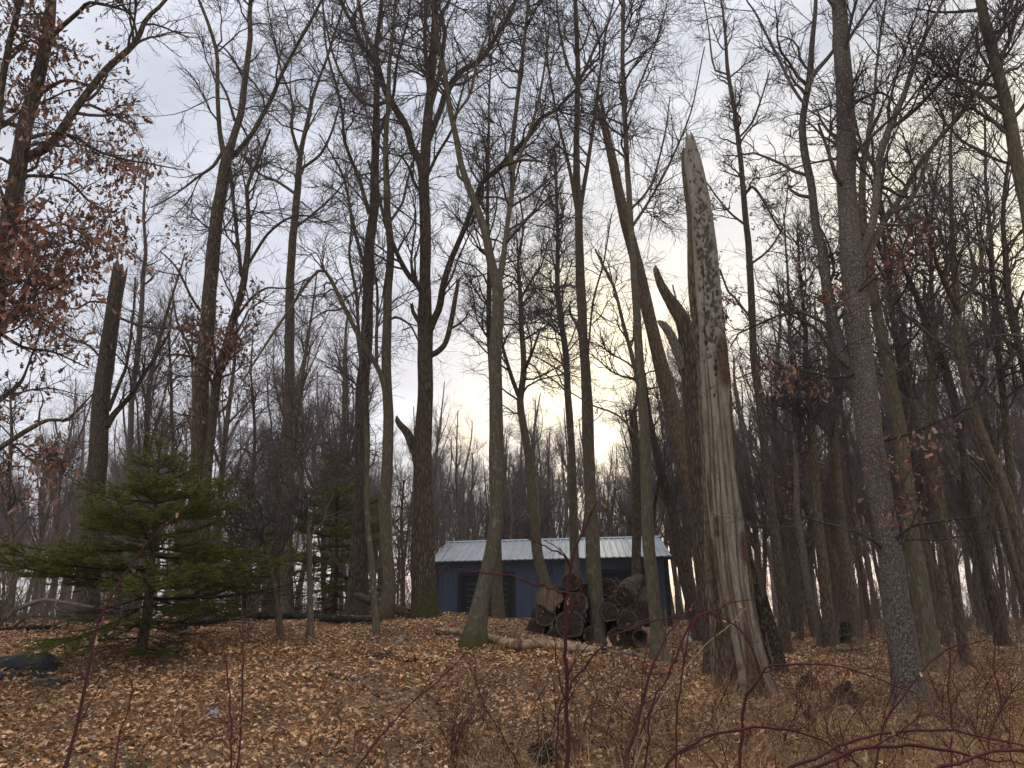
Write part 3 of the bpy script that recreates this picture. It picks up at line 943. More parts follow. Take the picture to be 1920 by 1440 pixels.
hero('bare_tree', 'smooth tree with leaning foot before the left shed door, forking high up', 13.2,
    [(888, 1212, 46), (896, 1165, 36), (905, 1120, 31), (920, 1050, 29), (928, 960, 27), (930, 850, 26), (931, 750, 25), (931, 650, 24), (934, 580, 23), (931, 530, 21), (921, 500, 17), (912, 440, 15), (895, 390, 14), (880, 350, 13), (865, 310, 12), (855, 260, 11), (840, 200, 10), (832, 130, 9), (820, 60, 8), (815, 0, 7)],
    [([(933, 535, 13), (941, 505, 12), (946, 470, 11), (951, 430, 10), (956, 380, 9), (960, 330, 9), (956, 290, 9), (965, 230, 8), (975, 150, 7), (985, 60, 6), (990, 0, 5)], {'dy': .8}),
     ([(878, 345, 6), (860, 330, 6), (858, 310, 5)], {'broken': .05, 'dy': 0}),
     ([(945, 310, 7), (975, 300, 6), (1010, 302, 4)], {'broken': .05, 'dy': -.6}),
     ([(958, 325, 7), (985, 270, 6), (1005, 210, 5), (1020, 130, 4), (1030, 40, 3)], {'dy': .9}),
     ([(845, 225, 5), (880, 180, 5), (900, 100, 4), (940, 20, 3)], {'dy': -.7})],
    bark_='smooth', n1=60, n2=8, n3=7, l1=(1.0, 2.7), t_from=.6, seed=20, sides=18, flare=.4, moss=.3)

hero('bare_tree', 'slender tree directly behind the leaning one, before the left shed door', 19.5,
    [(935, 1178, 27), (933, 1100, 21), (930, 1040, 18), (926, 950, 15), (922, 850, 12), (920, 700, 11), (917, 600, 10), (915, 480, 9), (914, 400, 7), (913, 300, 5), (917, 200, 4), (920, 100, 3)], (),
    bark_='smooth', n1=40, n2=8, n3=7, l1=(1.0, 2.7), seed=21, sides=10)

hero('bare_tree', 'slender S-curved tree with small fork, left of the log pile', 18.6,
    [(1030, 1150, 24), (1020, 1090, 21), (1010, 1050, 20), (1000, 990, 19), (993, 930, 17), (985, 860, 15), (977, 800, 14), (974, 750, 13), (981, 690, 11), (977, 600, 9), (975, 540, 8), (972, 490, 5), (978, 430, 4), (970, 370, 3)],
    [([(975, 748, 9), (958, 705, 8), (945, 660, 6), (938, 620, 4), (930, 570, 3)], {}),
     ([(980, 700, 8), (990, 680, 7), (1000, 655, 5), (1012, 620, 3)], {}),
     ([(976, 560, 5), (1000, 520, 4), (1015, 500, 3), (1030, 450, 2)], {}),
     ([(978, 640, 4), (1010, 620, 4), (1060, 590, 3), (1110, 600, 2)], {})],
    bark_='smooth', n1=40, n2=8, n3=7, l1=(1.0, 2.7), t_from=.4, seed=22, sides=10)

hero('bare_tree', 'straight smooth tree standing in front of the log pile', 13.5,
    [(1124, 1210, 33), (1121, 1160, 29), (1115, 1100, 27), (1110, 1000, 26), (1105, 900, 23), (1100, 800, 21), (1097, 720, 19), (1092, 620, 18), (1088, 520, 17), (1085, 400, 15), (1081, 330, 13), (1080, 260, 11), (1082, 160, 10), (1080, 80, 9), (1078, 0, 7)],
    [([(1088, 400, 8), (1095, 350, 8), (1105, 290, 7), (1113, 230, 6), (1120, 170, 5), (1135, 60, 4), (1150, 0, 3)], {'dy': .9}),
     ([(1085, 420, 7), (1077, 370, 7), (1068, 310, 6), (1052, 240, 5), (1045, 200, 4), (1030, 120, 3), (1020, 20, 2)], {'dy': -.9}),
     ([(1080, 170, 6), (1105, 110, 5), (1130, 60, 4), (1160, 10, 3)], {'dy': -.5}),
     ([(1081, 160, 6), (1060, 110, 5), (1045, 50, 4), (1040, 0, 3)], {'dy': .5}),
     ([(1090, 640, 6), (1082, 610, 6), (1070, 590, 5), (1068, 575, 4)], {'broken': .04, 'dy': -.3}),
     ([(1098, 700, 5), (1105, 640, 4), (1115, 560, 4), (1135, 490, 3), (1150, 400, 2)], {'dy': -.6})],
    bark_='smooth', n1=70, n2=8, n3=7, l1=(1.0, 2.7), t_from=.55, seed=23, sides=16, flare=.15)

hero('bare_tree', 'thin pole tree rising behind the middle of the log pile', 21.5,
    [(1082, 1100, 18), (1080, 1000, 16), (1073, 850, 14), (1065, 750, 13), (1060, 660, 12), (1050, 560, 10), (1048, 480, 8), (1045, 380, 6), (1040, 280, 4)], (),
    bark_='smooth', n1=50, n2=8, n3=7, l1=(1.0, 2.7), t_from=.4, seed=24, sides=10)

hero('bare_tree', 'tall thin tree standing just beyond the end of the pale fallen log', 12.2,
    [(1238, 1245, 36), (1232, 1190, 27), (1225, 1130, 24), (1215, 1040, 23), (1211, 950, 22), (1209, 880, 20), (1205, 800, 19), (1198, 700, 17), (1193, 600, 15), (1188, 500, 13), (1180, 400, 11), (1173, 300, 10), (1168, 200, 9), (1165, 100, 8), (1167, 0, 7)],
    [([(1200, 740, 8), (1185, 670, 8), (1165, 600, 7), (1150, 540, 6), (1130, 500, 5), (1115, 470, 3)], {'dy': .7}),
     ([(1182, 430, 6), (1215, 380, 5), (1255, 300, 4), (1290, 210, 3), (1315, 90, 2)], {'dy': .8}),
     ([(1180, 395, 5), (1220, 350, 4), (1250, 250, 3), (1260, 180, 2)], {'dy': -.8}),
     ([(1170, 230, 5), (1195, 170, 4), (1225, 100, 3), (1250, 20, 2)], {'dy': .5}),
     ([(1205, 830, 5), (1160, 780, 4), (1110, 760, 3), (1060, 730, 2)], {'dy': .9})],
    bark_='smooth', n1=64, n2=7, n3=6, l1=(.6, 1.6), t_from=.5, seed=25, sides=14, flare=.35)

hero('snapped_tree', 'short snapped pole with blunt top behind the right end of the log pile', 20.5,
    [(1190, 1120, 20), (1187, 1000, 17), (1186, 900, 15), (1183, 800, 14), (1182, 768, 13)],
    [([(1186, 830, 5), (1178, 800, 4), (1172, 770, 3)], {'dy': 0})],
    bark_='grey', cat='dead trunk', group='snapped dead trunks', broken=.12, n1=5, n2=4, n3=4, l1=(.4, 1.0), seed=26, sides=12)

hero('bare_tree', 'dark crooked tree sloping behind the leaning dead trunk, at the shed end', 19.0,
    [(1305, 1160, 26), (1290, 1080, 24), (1275, 1010, 21), (1262, 950, 19), (1245, 890, 16), (1232, 840, 14), (1222, 790, 11), (1212, 740, 8), (1205, 690, 5)],
    [([(1240, 880, 7), (1230, 930, 6), (1225, 1000, 4)], {'dy': .5, 'broken': .03})],
    bark_='dark', n1=18, n2=7, n3=6, l1=(.7, 1.6), seed=27, sides=12)

hero('dead_tree', 'long grey dead trunk leaning far over, jagged dark tip against the sky', 11.2,
    [(1348, 1215, 36), (1337, 1110, 32), (1323, 1010, 32), (1300, 910, 32), (1272, 800, 30), (1243, 700, 28), (1218, 600, 25), (1198, 500, 22), (1178, 420, 20), (1161, 340, 18), (1143, 260, 15), (1127, 205, 12)],
    [([(1130, 225, 4), (1150, 200, 3), (1195, 185, 2)], {'dy': -.3}), ([(1140, 250, 6), (1134, 220, 5), (1130, 195, 3)], {'dy': 0, 'broken': .05})],
    bark_='grey', cat='dead tree', group='dead standing trunks', broken=.28, n1=4, n2=4, n3=3, l1=(.4, .9), seed=28, sides=18, rough=.09, flare=.3)


def snag():
    """the pale broken snag: dense stem with woodpecker holes, bark remnants and a slanting broken top"""
    rng = np.random.default_rng(31)
    YM = float(on_ground(1412, 1308)[1])
    P, R = trace([(1414, 1310, 80), (1406, 1270, 70), (1393, 1200, 62), (1375, 1100, 61), (1363, 1000, 60), (1353, 900, 57), (1346, 800, 53), (1341, 700, 51), (1334, 600, 47), (1324, 480, 44), (1313, 380, 37), (1305, 330, 34), (1298, 295, 30), (1294, 276, 25), (1292, 264, 20)], YM, n=420)
    base = np.array([P[8, 0], P[8, 1], float(gz(P[8, 0], P[8, 1]))])
    root = empty('dead_tree', base, 'thick pale bare dead trunk riddled with holes, broken off at a slanting top', 'dead tree', 'dead standing trunks')
    k = 96
    th = np.arange(k) * 2 * math.pi / k
    s = np.linspace(0, np.linalg.norm(np.diff(P, axis=0), axis=1).sum(), len(P))
    H = s[-1]
    hole = np.zeros((len(P), k))
    for _ in range(420):                                        # holes, densest between 60 and 92 % of the height
        hs = H * np.clip(rng.normal(.76, .10), .1, .97); ht = rng.normal(1.3, .55) if rng.random() < .75 else rng.uniform(0, 2 * math.pi)
        rs = rng.uniform(.009, .022) * (1.8 if rng.random() < .1 else 1); ws = rs / .16 * rng.uniform(.6, 1.0)
        da = np.angle(np.exp(1j * (th[None, :] - ht)))
        hole = np.maximum(hole, np.clip(1.25 - ((s[:, None] - hs) / (rs * 1.4)) ** 2 - (da / ws) ** 2, 0, 1))
    for hs, ht in ((.80, 1.5), (.77, 1.75), (.735, 1.6), (.70, 1.45), (.85, 1.6), (.66, 1.7)):   # chain of large cavities facing the clearing
        da = np.angle(np.exp(1j * (th[None, :] - ht - .15 * np.sin(s[:, None] * 31) + .1 * np.sin(s[:, None] * 57))))
        hole = np.maximum(hole, np.clip(1.3 - ((s[:, None] - hs * H) / .11) ** 2 - (da / .24) ** 2, 0, 1))
    hole = S(hole)
    crack = np.zeros_like(hole)
    for ct, s0, s1, wd in ((1.9, 0, .5, .05), (1.1, .05, .45, .035), (2.6, .1, .7, .05), (.5, 0, .6, .06), (1.5, .3, .6, .03), (1.3, .1, .3, .04), (2.2, .05, .25, .05), (.8, .2, .8, .04), (-.6, 0, .9, .05), (-2.2, 0, .8, .05)):
        da = np.angle(np.exp(1j * (th[None, :] - ct - .1 * np.sin(s[:, None] * 2.1 + ct))))
        m_ = S((s[:, None] / H - s0) / .05) * S((s1 - s[:, None] / H) / .08)
        crack = np.maximum(crack, np.clip(1 - (da / wd / 1.6) ** 2, 0, 1) * m_)
    hh = s / H
    rough_ = rng.uniform(.2, 1.4, (len(P), k))
    # torn top: the near edge stands up as a spike, the far edge has fallen away
    topc = 1 - .38 * S((hh[:, None] - .955) / .045) * (np.cos(th - 2.2)[None, :] < .2)
    da_ = np.angle(np.exp(1j * (th[None, :] + 1.2)))
    barkm = np.zeros_like(hole)
    barkm = np.maximum(barkm, S((.115 - hh[:, None] + .05 * np.sin(th * 5)[None, :]) / .03) * (np.cos(th - .7)[None, :] > .15))      # bark skirt
    barkm = np.maximum(barkm, (np.cos(th - 2.95)[None, :] > .93) * S((.62 - hh[:, None]) / .05))
    barkm = np.maximum(barkm, S(1.4 - ((hh[:, None] - .565) / .05) ** 2 - (np.angle(np.exp(1j * (th[None, :] - 2.1))) / .8) ** 2))
    for _ in range(16):                                         # scraps of bark still clinging on
        ch, ct = rng.uniform(.08, .7), rng.choice([rng.uniform(-.3, .8), rng.uniform(2.2, 3.4)])
        dd = np.angle(np.exp(1j * (th[None, :] - ct)))
        barkm = np.maximum(barkm, S((1.2 - ((hh[:, None] - ch) / rng.uniform(.012, .04)) ** 2 - (dd / rng.uniform(.12, .35)) ** 2) * 1.5 + rng.normal(0, .15, (len(P), k))))
    V, F, *_r, cv, cf = radial_tube(P, R, k, .055, seed=31, top_jag=.16, flare=.12, dents=lambda a_, b_: (1 - .16 * hole - .17 * crack) * (1 + .07 * barkm * rough_) * (1 + .05 * np.sin(3 * th[None] + 1.3 * s[:, None]) * np.sin(2.3 * s[:, None] + 1)) * topc)
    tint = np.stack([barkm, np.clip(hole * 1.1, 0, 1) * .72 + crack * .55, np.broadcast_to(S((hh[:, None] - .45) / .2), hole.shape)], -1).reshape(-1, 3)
    k_ = MB(); k_.add(V, F, np.clip(tint, 0, 1)); k_.add(cv, cf, np.tile([[0, .3, 1.0]], (len(cv), 1)))
    k_.build('trunk', M['snag'], root, origin=base)
    # slab of old bark standing off the shaded side
    for tr, wd in (([(1444, 1255, 20), (1420, 1120, 14), (1398, 1010, 11), (1380, 900, 9), (1368, 780, 7)], .05),):
        Q, q = trace(tr, YM + .18, ground=False, n=30)
        V, F, *_r, cv, cf = radial_tube(Q, q, 8, .2, seed=5, top_jag=.1)
        b_ = MB(); b_.add(V, F); b_.add(cv, cf); b_.build('bark_slab', M['log'], root, origin=base)
    return root, base


snagR, snagB = snag()

hero('dead_tree', 'forked broken snag with a hole in its crotch, left of the pale holed trunk', 9.7,
    [(1352, 1275, 56), (1347, 1180, 48), (1339, 1080, 44), (1327, 980, 43), (1313, 880, 42), (1303, 800, 40), (1292, 700, 37), (1285, 640, 32), (1279, 608, 24)],
    [([(1284, 690, 24), (1268, 650, 20), (1255, 622, 17), (1243, 606, 14)], {'broken': .10, 'dy': -.15, 'bark': 'pale'}),
     ([(1286, 650, 28), (1282, 610, 28), (1266, 582, 25), (1250, 558, 19), (1238, 535, 15), (1230, 508, 11)], {'broken': .12, 'dy': .12, 'bark': 'dark'})],
    bark_='oak', cat='dead tree', group='dead standing trunks', broken=.12, n1=0, seed=32, sides=22, rough=.1, flare=.25)

hero('snapped_tree', 'narrow dark pole close behind the pale holed trunk, its broken tip touching it', 10.4,
    [(1330, 1010, 18), (1322, 850, 17), (1313, 700, 17), (1305, 600, 17), (1299, 500, 17), (1293, 400, 15), (1286, 340, 15), (1284, 290, 14)], (),
    bark_='grey', cat='dead trunk', group='snapped dead trunks', broken=.10, n1=0, seed=33, sides=14, rough=.1)

hero('bark_stump', 'short ragged bark stump standing against the back of the pale holed trunk', 10.2,
    [(1452, 1262, 46), (1443, 1215, 40), (1434, 1165, 30), (1428, 1130, 20)], (),
    bark_='log', cat='stump', group=None, broken=.16, n1=0, seed=34, sides=16, rough=.14, flare=.1)

treeN, baseN, crN = hero('oak_tree', 'large oak with plated grey bark rising from the brambles, dead leaves mid height', 8.6,
    [(1712, 1335, 84), (1706, 1300, 64), (1697, 1260, 54), (1680, 1165, 49), (1666, 1080, 46), (1655, 1010, 43), (1640, 900, 44), (1625, 800, 44), (1612, 680, 41), (1606, 580, 42), (1599, 480, 40), (1593, 380, 36), (1586, 280, 33), (1579, 180, 31), (1573, 80, 29), (1567, 0, 26)],
    [([(1618, 760, 28), (1600, 712, 27), (1578, 670, 25), (1560, 610, 22), (1546, 540, 19), (1537, 470, 17), (1526, 420, 16), (1520, 350, 15), (1507, 290, 15), (1501, 240, 13), (1510, 190, 12), (1519, 140, 12), (1526, 60, 9), (1532, 0, 7)], {'dy': .7}),
     ([(1512, 175, 9), (1525, 140, 9), (1550, 110, 7), (1575, 75, 5)], {'dy': .2}),
     ([(1512, 200, 6), (1490, 170, 6), (1460, 110, 5), (1420, 30, 4), (1400, 0, 3)], {'dy': .4}),
     ([(1603, 500, 18), (1622, 455, 16), (1637, 420, 15), (1646, 360, 14), (1651, 300, 13), (1670, 240, 12), (1698, 180, 10), (1715, 130, 9), (1740, 70, 7), (1775, 0, 5)], {'dy': -.6}),
     ([(1607, 510, 15), (1640, 452, 13), (1665, 405, 12), (1690, 372, 11), (1722, 310, 9), (1760, 262, 8), (1810, 205, 7), (1850, 140, 5), (1885, 90, 4), (1905, 40, 3)], {'dy': .8}),
     ([(1665, 402, 8), (1700, 385, 8), (1727, 340, 7), (1745, 280, 7), (1790, 225, 6), (1850, 150, 5), (1910, 100, 3)], {'dy': -.5}),
     ([(1671, 240, 8), (1705, 215, 7), (1755, 165, 6), (1800, 110, 5), (1840, 40, 3)], {'dy': .6}),
     ([(1582, 350, 9), (1568, 330, 8), (1550, 270, 6), (1535, 230, 4)], {'dy': -.7}),
     ([(1577, 100, 7), (1600, 60, 6), (1625, 20, 5), (1650, -20, 4)], {'dy': -.5}),
     ([(1662, 1040, 9), (1640, 1015, 7), (1600, 995, 6), (1540, 980, 4), (1495, 965, 2)], {'dy': -.6, 'bark': 'dark'}),
     ([(1667, 1040, 9), (1685, 1005, 7), (1715, 985, 6), (1780, 975, 4), (1860, 966, 2)], {'dy': -.7, 'bark': 'dark'}),
     ([(1668, 1035, 8), (1700, 1012, 5), (1760, 1012, 4), (1830, 1000, 3), (1900, 990, 2)], {'dy': -.9, 'bark': 'dark'}),
     ([(1645, 830, 6), (1700, 815, 5), (1760, 790, 4), (1830, 760, 2)], {'dy': -.8, 'bark': 'dark'}),
     ([(1607, 700, 7), (1565, 708, 6), (1510, 695, 5), (1440, 690, 3), (1380, 710, 2)], {'dy': -.7, 'bark': 'dark'}),
     ([(1592, 690, 8), (1560, 660, 7), (1530, 615, 6), (1480, 585, 4), (1450, 540, 3)], {'dy': -.5, 'bark': 'dark'}),
     ([(1622, 760, 6), (1650, 720, 5), (1690, 690, 4), (1740, 650, 3)], {'dy': .6, 'bark': 'dark'})],
    bark_='plated', group='big oaks of the clearing', n1=72, n2=7, n3=6, l1=(.9, 2.2), l2=(.45, 1.0), l3=(.18, .45), t_from=.5, seed=35, sides=36, flare=.25, rough=.05, curv=.26)

treeQ, baseQ, crQ = hero('bare_tree', 'thin mossy tree with a few leaf clusters between pale trunk and plated oak', 11.5,
    [(1474, 1228, 24), (1467, 1160, 19), (1457, 1060, 18), (1444, 960, 17), (1433, 847, 16), (1423, 747, 15), (1413, 647, 14), (1409, 580, 13), (1401, 480, 12), (1396, 420, 11), (1387, 317, 10), (1380, 227, 8), (1367, 143, 7), (1357, 50, 5), (1350, 0, 4)],
    [([(1393, 370, 6), (1410, 350, 6), (1430, 375, 5), (1455, 425, 4), (1480, 450, 2)], {'dy': -.5}),
     ([(1395, 420, 5), (1370, 400, 4), (1345, 370, 3), (1310, 320, 2)], {'dy': .5}),
     ([(1384, 260, 4), (1410, 230, 4), (1430, 180, 3), (1445, 130, 2)], {'dy': -.6}),
     ([(1365, 140, 4), (1340, 130, 4), (1330, 60, 3), (1320, 0, 2)], {'dy': .6}),
     ([(1410, 600, 5), (1380, 560, 4), (1365, 545, 4), (1350, 505, 3)], {'dy': .4}),
     ([(1400, 500, 5), (1440, 470, 4), (1470, 420, 3), (1480, 330, 2)], {'dy': .5})],
    bark_='grey', group='oaks holding dead leaves', n1=60, n2=6, n3=6, l1=(.5, 1.4), l2=(.3, .8), l3=(.15, .4), t_from=.45, seed=36, sides=12)

hero('bare_tree', 'smooth grey trunk directly behind the plated oak, leaning with it', 12.0,
    [(1752, 1262, 38), (1740, 1190, 34), (1725, 1090, 30), (1705, 970, 27), (1690, 870, 26), (1678, 780, 24), (1662, 700, 22), (1648, 620, 21), (1634, 540, 18), (1624, 460, 16), (1618, 380, 13), (1622, 300, 10), (1635, 210, 7), (1640, 120, 5), (1655, 20, 3)],
    [([(1625, 450, 8), (1650, 380, 6), (1660, 300, 5), (1690, 220, 3)], {}), ([(1640, 580, 7), (1680, 520, 5), (1700, 450, 4), (1740, 380, 2)], {})],
    bark_='smooth', n1=44, n2=7, n3=6, l1=(1.0, 2.7), t_from=.5, seed=37, sides=16)

hero('bare_tree', 'smooth grey trunk slanting across the upper right corner', 9.0,
    [(2010, 1200, 52), (1985, 900, 40), (1955, 600, 32), (1938, 470, 27), (1925, 390, 25), (1908, 300, 24), (1892, 210, 22), (1872, 130, 20), (1858, 60, 18), (1845, 0, 16)],
    [([(1893, 220, 8), (1850, 190, 6), (1800, 150, 4), (1760, 80, 3)], {}), ([(1870, 120, 8), (1895, 70, 7), (1910, 0, 5)], {}), ([(1910, 310, 6), (1870, 300, 5), (1800, 260, 4), (1750, 200, 2)], {})],
    bark_='smooth', n1=36, n2=7, n3=6, l1=(.6, 1.5), t_from=.55, seed=38, sides=16)

# the tall slim trees that fill the right-hand wood: each traced
RT = [
 ('slim pale trunk leaning over the mound edge behind the pale holed trunk', 15.0, 'pale', [(1543, 1210, 18.7), (1530, 1150, 15.3), (1520, 1115, 13.6), (1510, 1050, 12.8), (1497, 960, 11.0), (1490, 850, 9.3), (1488, 740, 7.6), (1480, 620, 6.0), (1478, 500, 4.2), (1470, 400, 2.5)]),
 ('dark trunk on the mound edge with the small evergreen beside it', 16.0, 'grey', [(1560, 1212, 25.5), (1548, 1120, 21.2), (1542, 1040, 19.6), (1532, 930, 17.0), (1524, 830, 14.4), (1515, 720, 11.0), (1510, 620, 8.5), (1500, 520, 5.1), (1496, 430, 3.4)]),
 ('dark trunk standing behind the small cut stump and evergreen', 17.5, 'grey', [(1602, 1195, 27.2), (1594, 1110, 23.8), (1588, 1040, 22.1), (1580, 960, 20.4), (1570, 850, 17.0), (1560, 740, 13.6), (1556, 640, 10.2), (1548, 520, 6.8), (1545, 430, 3.4)]),
 ('thin pale stem rising between the smooth trunk and the dark forked wood', 11.0, 'grey', [(1812, 1255, 20.4), (1797, 1143, 16.1), (1783, 1060, 15.3), (1770, 977, 14.4), (1747, 900, 13.6), (1723, 813, 12.8), (1700, 713, 11.9), (1683, 630, 10.2), (1670, 547, 9.3), (1660, 480, 7.6), (1652, 400, 6.0), (1640, 300, 4.2), (1630, 200, 2.5)]),
 ('dark leaning tree with long sweeping stem in the right wood', 12.5, 'dark', [(1882, 1215, 25.5), (1862, 1140, 21.2), (1845, 1075, 19.6), (1830, 993, 17.8), (1810, 880, 17.0), (1793, 763, 16.1), (1770, 687, 14.4), (1750, 630, 12.8), (1713, 547, 10.2), (1690, 500, 7.6), (1665, 440, 5.1), (1650, 370, 3.4)]),
 ('forked dark tree splitting at mid height in the right wood', 12.0, 'grey', [(1925, 1100, 25.5), (1898, 980, 21.2), (1873, 897, 19.6), (1840, 813, 17.8), (1815, 713, 17.0), (1801, 647, 15.3), (1798, 573, 13.6), (1793, 500, 10.2), (1785, 420, 8.5), (1780, 340, 6.8), (1776, 260, 5.1), (1790, 160, 3.4)]),
 ('upright slim tree close to the right border, even grey bark', 14.5, 'grey', [(1930, 1060, 17.0), (1897, 897, 14.4), (1877, 730, 12.8), (1867, 613, 11.0), (1860, 513, 9.3), (1856, 420, 6.8), (1850, 320, 5.1), (1846, 220, 3.4)]),
 ('thin tree at the right border curving toward the corner', 13.0, 'dark', [(1950, 800, 17.0), (1920, 700, 14.4), (1897, 597, 12.8), (1887, 497, 10.2), (1880, 420, 7.6), (1890, 300, 6.0), (1900, 180, 3.4)]),
 ('wavering thin tree with upswept branches behind the plated oak', 16.0, 'grey', [(1775, 1190, 20.4), (1765, 1080, 17.0), (1760, 960, 15.3), (1745, 850, 13.6), (1740, 740, 11.0), (1752, 640, 9.3), (1745, 520, 7.6), (1740, 430, 6.0), (1750, 330, 4.2), (1770, 240, 2.5)]),
]
for i, (lab, Yd, bk, tr) in enumerate(RT):
    lim = []
    if i == 5: lim = [([(1799, 585, 11), (1775, 540, 9), (1755, 500, 8), (1740, 440, 6), (1730, 380, 4)], {}), ([(1800, 580, 9), (1830, 520, 8), (1850, 450, 6), (1870, 400, 4)], {})]
    if i == 4: lim = [([(1770, 690, 8), (1745, 650, 7), (1730, 600, 6), (1735, 520, 4)], {})]
    hero('forest_tree', lab, Yd, tr, lim, bark_=bk, group='slim trees of the right wood', n1=24, n2=7, n3=6, l1=(1.0, 2.7), t_from=.35, seed=60 + i, sides=12, flare=.3, up=.18)

LT = [
 ('thin pale pole between the snapped trunk and the three-forked tree', 20.0, 'pale', [(240, 980, 12), (243, 880, 11), (250, 747, 10), (257, 680, 10), (262, 597, 9), (267, 513, 8), (273, 480, 7), (270, 400, 5), (278, 300, 3)]),
 ('crooked sapling curving over the fallen mossy log beside the fir', 14.5, 'smooth', [(527, 1198, 14), (522, 1150, 11), (510, 1080, 10), (500, 1030, 9), (488, 980, 8), (462, 955, 6), (420, 940, 4), (380, 930, 2)]),
 ('straight sapling standing in the leaves before the fallen mossy log', 14.0, 'smooth', [(581, 1198, 14), (577, 1120, 10), (572, 1020, 9), (568, 960, 8), (556, 880, 7), (560, 800, 5), (552, 720, 3)]),
]
for i, (lab, Yd, bk, tr) in enumerate(LT):
    hero('sapling' if i else 'bare_tree', lab, Yd, tr, (), bark_=bk, group='thin saplings in the clearing', n1=16, n2=6, n3=5, l1=(.5, 1.6), t_from=.35, seed=80 + i, sides=10, flare=.25)

# dead leaves that stay on the oaks
posA = retained(oakA, baseA, crA, [(60, 250, 190, 330, 520), (120, 120, 120, 120, 160), (290, 310, 70, 30, 50), (190, 420, 70, 60, 90), (60, 640, 120, 80, 120), (20, 860, 90, 120, 80), (40, 480, 110, 80, 110)], 3, (.085, .14), 7, 5, .13)
retained(treeN, baseN, crN, [(1610, 480, 90, 90, 90), (1560, 520, 80, 60, 45), (1690, 440, 60, 60, 40), (1650, 870, 90, 120, 25), (1760, 900, 120, 120, 24), (1500, 700, 90, 40, 26)], 4, (.06, .11), 5, 6, .06)
retained(treeQ, baseQ, crQ, [(1420, 420, 90, 130, 75), (1400, 650, 80, 120, 35), (1345, 380, 40, 60, 12)], 4, (.06, .11), 5, 7, .06)
retained(treeC, baseC, crC, [(370, 700, 80, 120, 110), (320, 480, 40, 60, 20), (400, 600, 60, 60, 40)], 4, (.08, .13), 3, 8, .1, LEAF_COLS * 1.15)
retained(treeC2, baseC2, crC2, [(410, 720, 80, 110, 120), (440, 560, 60, 60, 40)], 4, (.08, .13), 3, 9, .1, LEAF_COLS * 1.15)
# young understory trees that keep their russet leaves
UT = [('russet-leaved young tree between the fir top and the three-forked tree', 19.0, [(330, 1120, 10), (328, 900, 8), (322, 760, 6), (318, 640, 4), (322, 560, 2)], [(322, 740, 70, 150, 60)]),
      ('russet-leaved young tree just left of the slim grey tree', 21.0, [(470, 1140, 10), (472, 960, 8), (478, 820, 6), (470, 700, 4), (476, 620, 2)], [(472, 800, 70, 160, 55)]),
      ('russet-leaved thicket tree between the arching tree and the big dark oak', 26.0, [(757, 1175, 9), (756, 1080, 7), (752, 980, 5), (756, 900, 3)], [(755, 1050, 50, 120, 70)]),
      ('russet-leaved tree standing behind the shed roof', 46.0, [(958, 1120, 9), (956, 1040, 8), (960, 980, 6), (955, 900, 4), (958, 850, 2)], [(958, 985, 60, 60, 60)]),
      ('russet-leaved slim tree at the left border above the low limb', 17.0, [(20, 1160, 12), (24, 1040, 10), (18, 930, 8), (24, 820, 6), (20, 720, 3)], [(22, 950, 70, 120, 70)]),
      ('russet-leaved slim tree between the slim pale trunk and the plated oak', 18.0, [(1500, 1200, 12), (1497, 1050, 10), (1490, 900, 8), (1494, 760, 6), (1488, 640, 3)], [(1492, 820, 80, 170, 60)])]
for i, (lab, Yd, tr, reg) in enumerate(UT):
    a_, b_, c_ = hero('young_tree', lab, Yd, tr, (), bark_='grey', group='young trees holding russet leaves', n1=20, n2=6, n3=4, l1=(.6, 1.5), l2=(.3, .8), l3=(.15, .4), t_from=.25, seed=140 + i, sides=8, up=.03)
    retained(a_, b_, c_, reg, 4, (.07, .12), 3, 150 + i, .12, LEAF_COLS * 1.35)
# the largest single leaves of the leafy oak, each one its own piece
rngl = np.random.default_rng(44)
lm, lt, lb = mat('hanging_oak_leaf', .7, .25)
oi = nd(lt, 'ShaderNodeObjectInfo')
lt.links.new(ramp(lt, oi.outputs['Random'], [(0, (.20, .085, .055)), (.35, (.28, .13, .08)), (.7, (.36, .18, .11)), (1, (.42, .25, .15))]), lb.inputs['Base Color'])
leaf_me = []
for i in range(6):
    k_ = MB(); V, F, T = leaves(np.zeros((1, 3)), [1.0], 7, LEAF_COLS, rngl, hang=True); k_.add(V, F); leaf_me.append(k_.mesh('leaf', lm))
allp = np.concatenate([p[:, 1:].reshape(-1, 3) for p in crA])
u, v, z = project(allp)
ix = np.where((u > -10) & (u < 330) & (v > 0) & (v < 720))[0]
ix = ix[np.argsort(z[ix])][:900]
for j in rngl.choice(ix, 240, replace=False):
    o = D.objects.new('leaf', leaf_me[rngl.integers(6)]); COL.objects.link(o); o.parent = oakA
    o.location = allp[j] - baseA; o.rotation_euler = (0, 0, rngl.uniform(0, 6.28)); o.scale = (rngl.uniform(.10, .15),) * 3


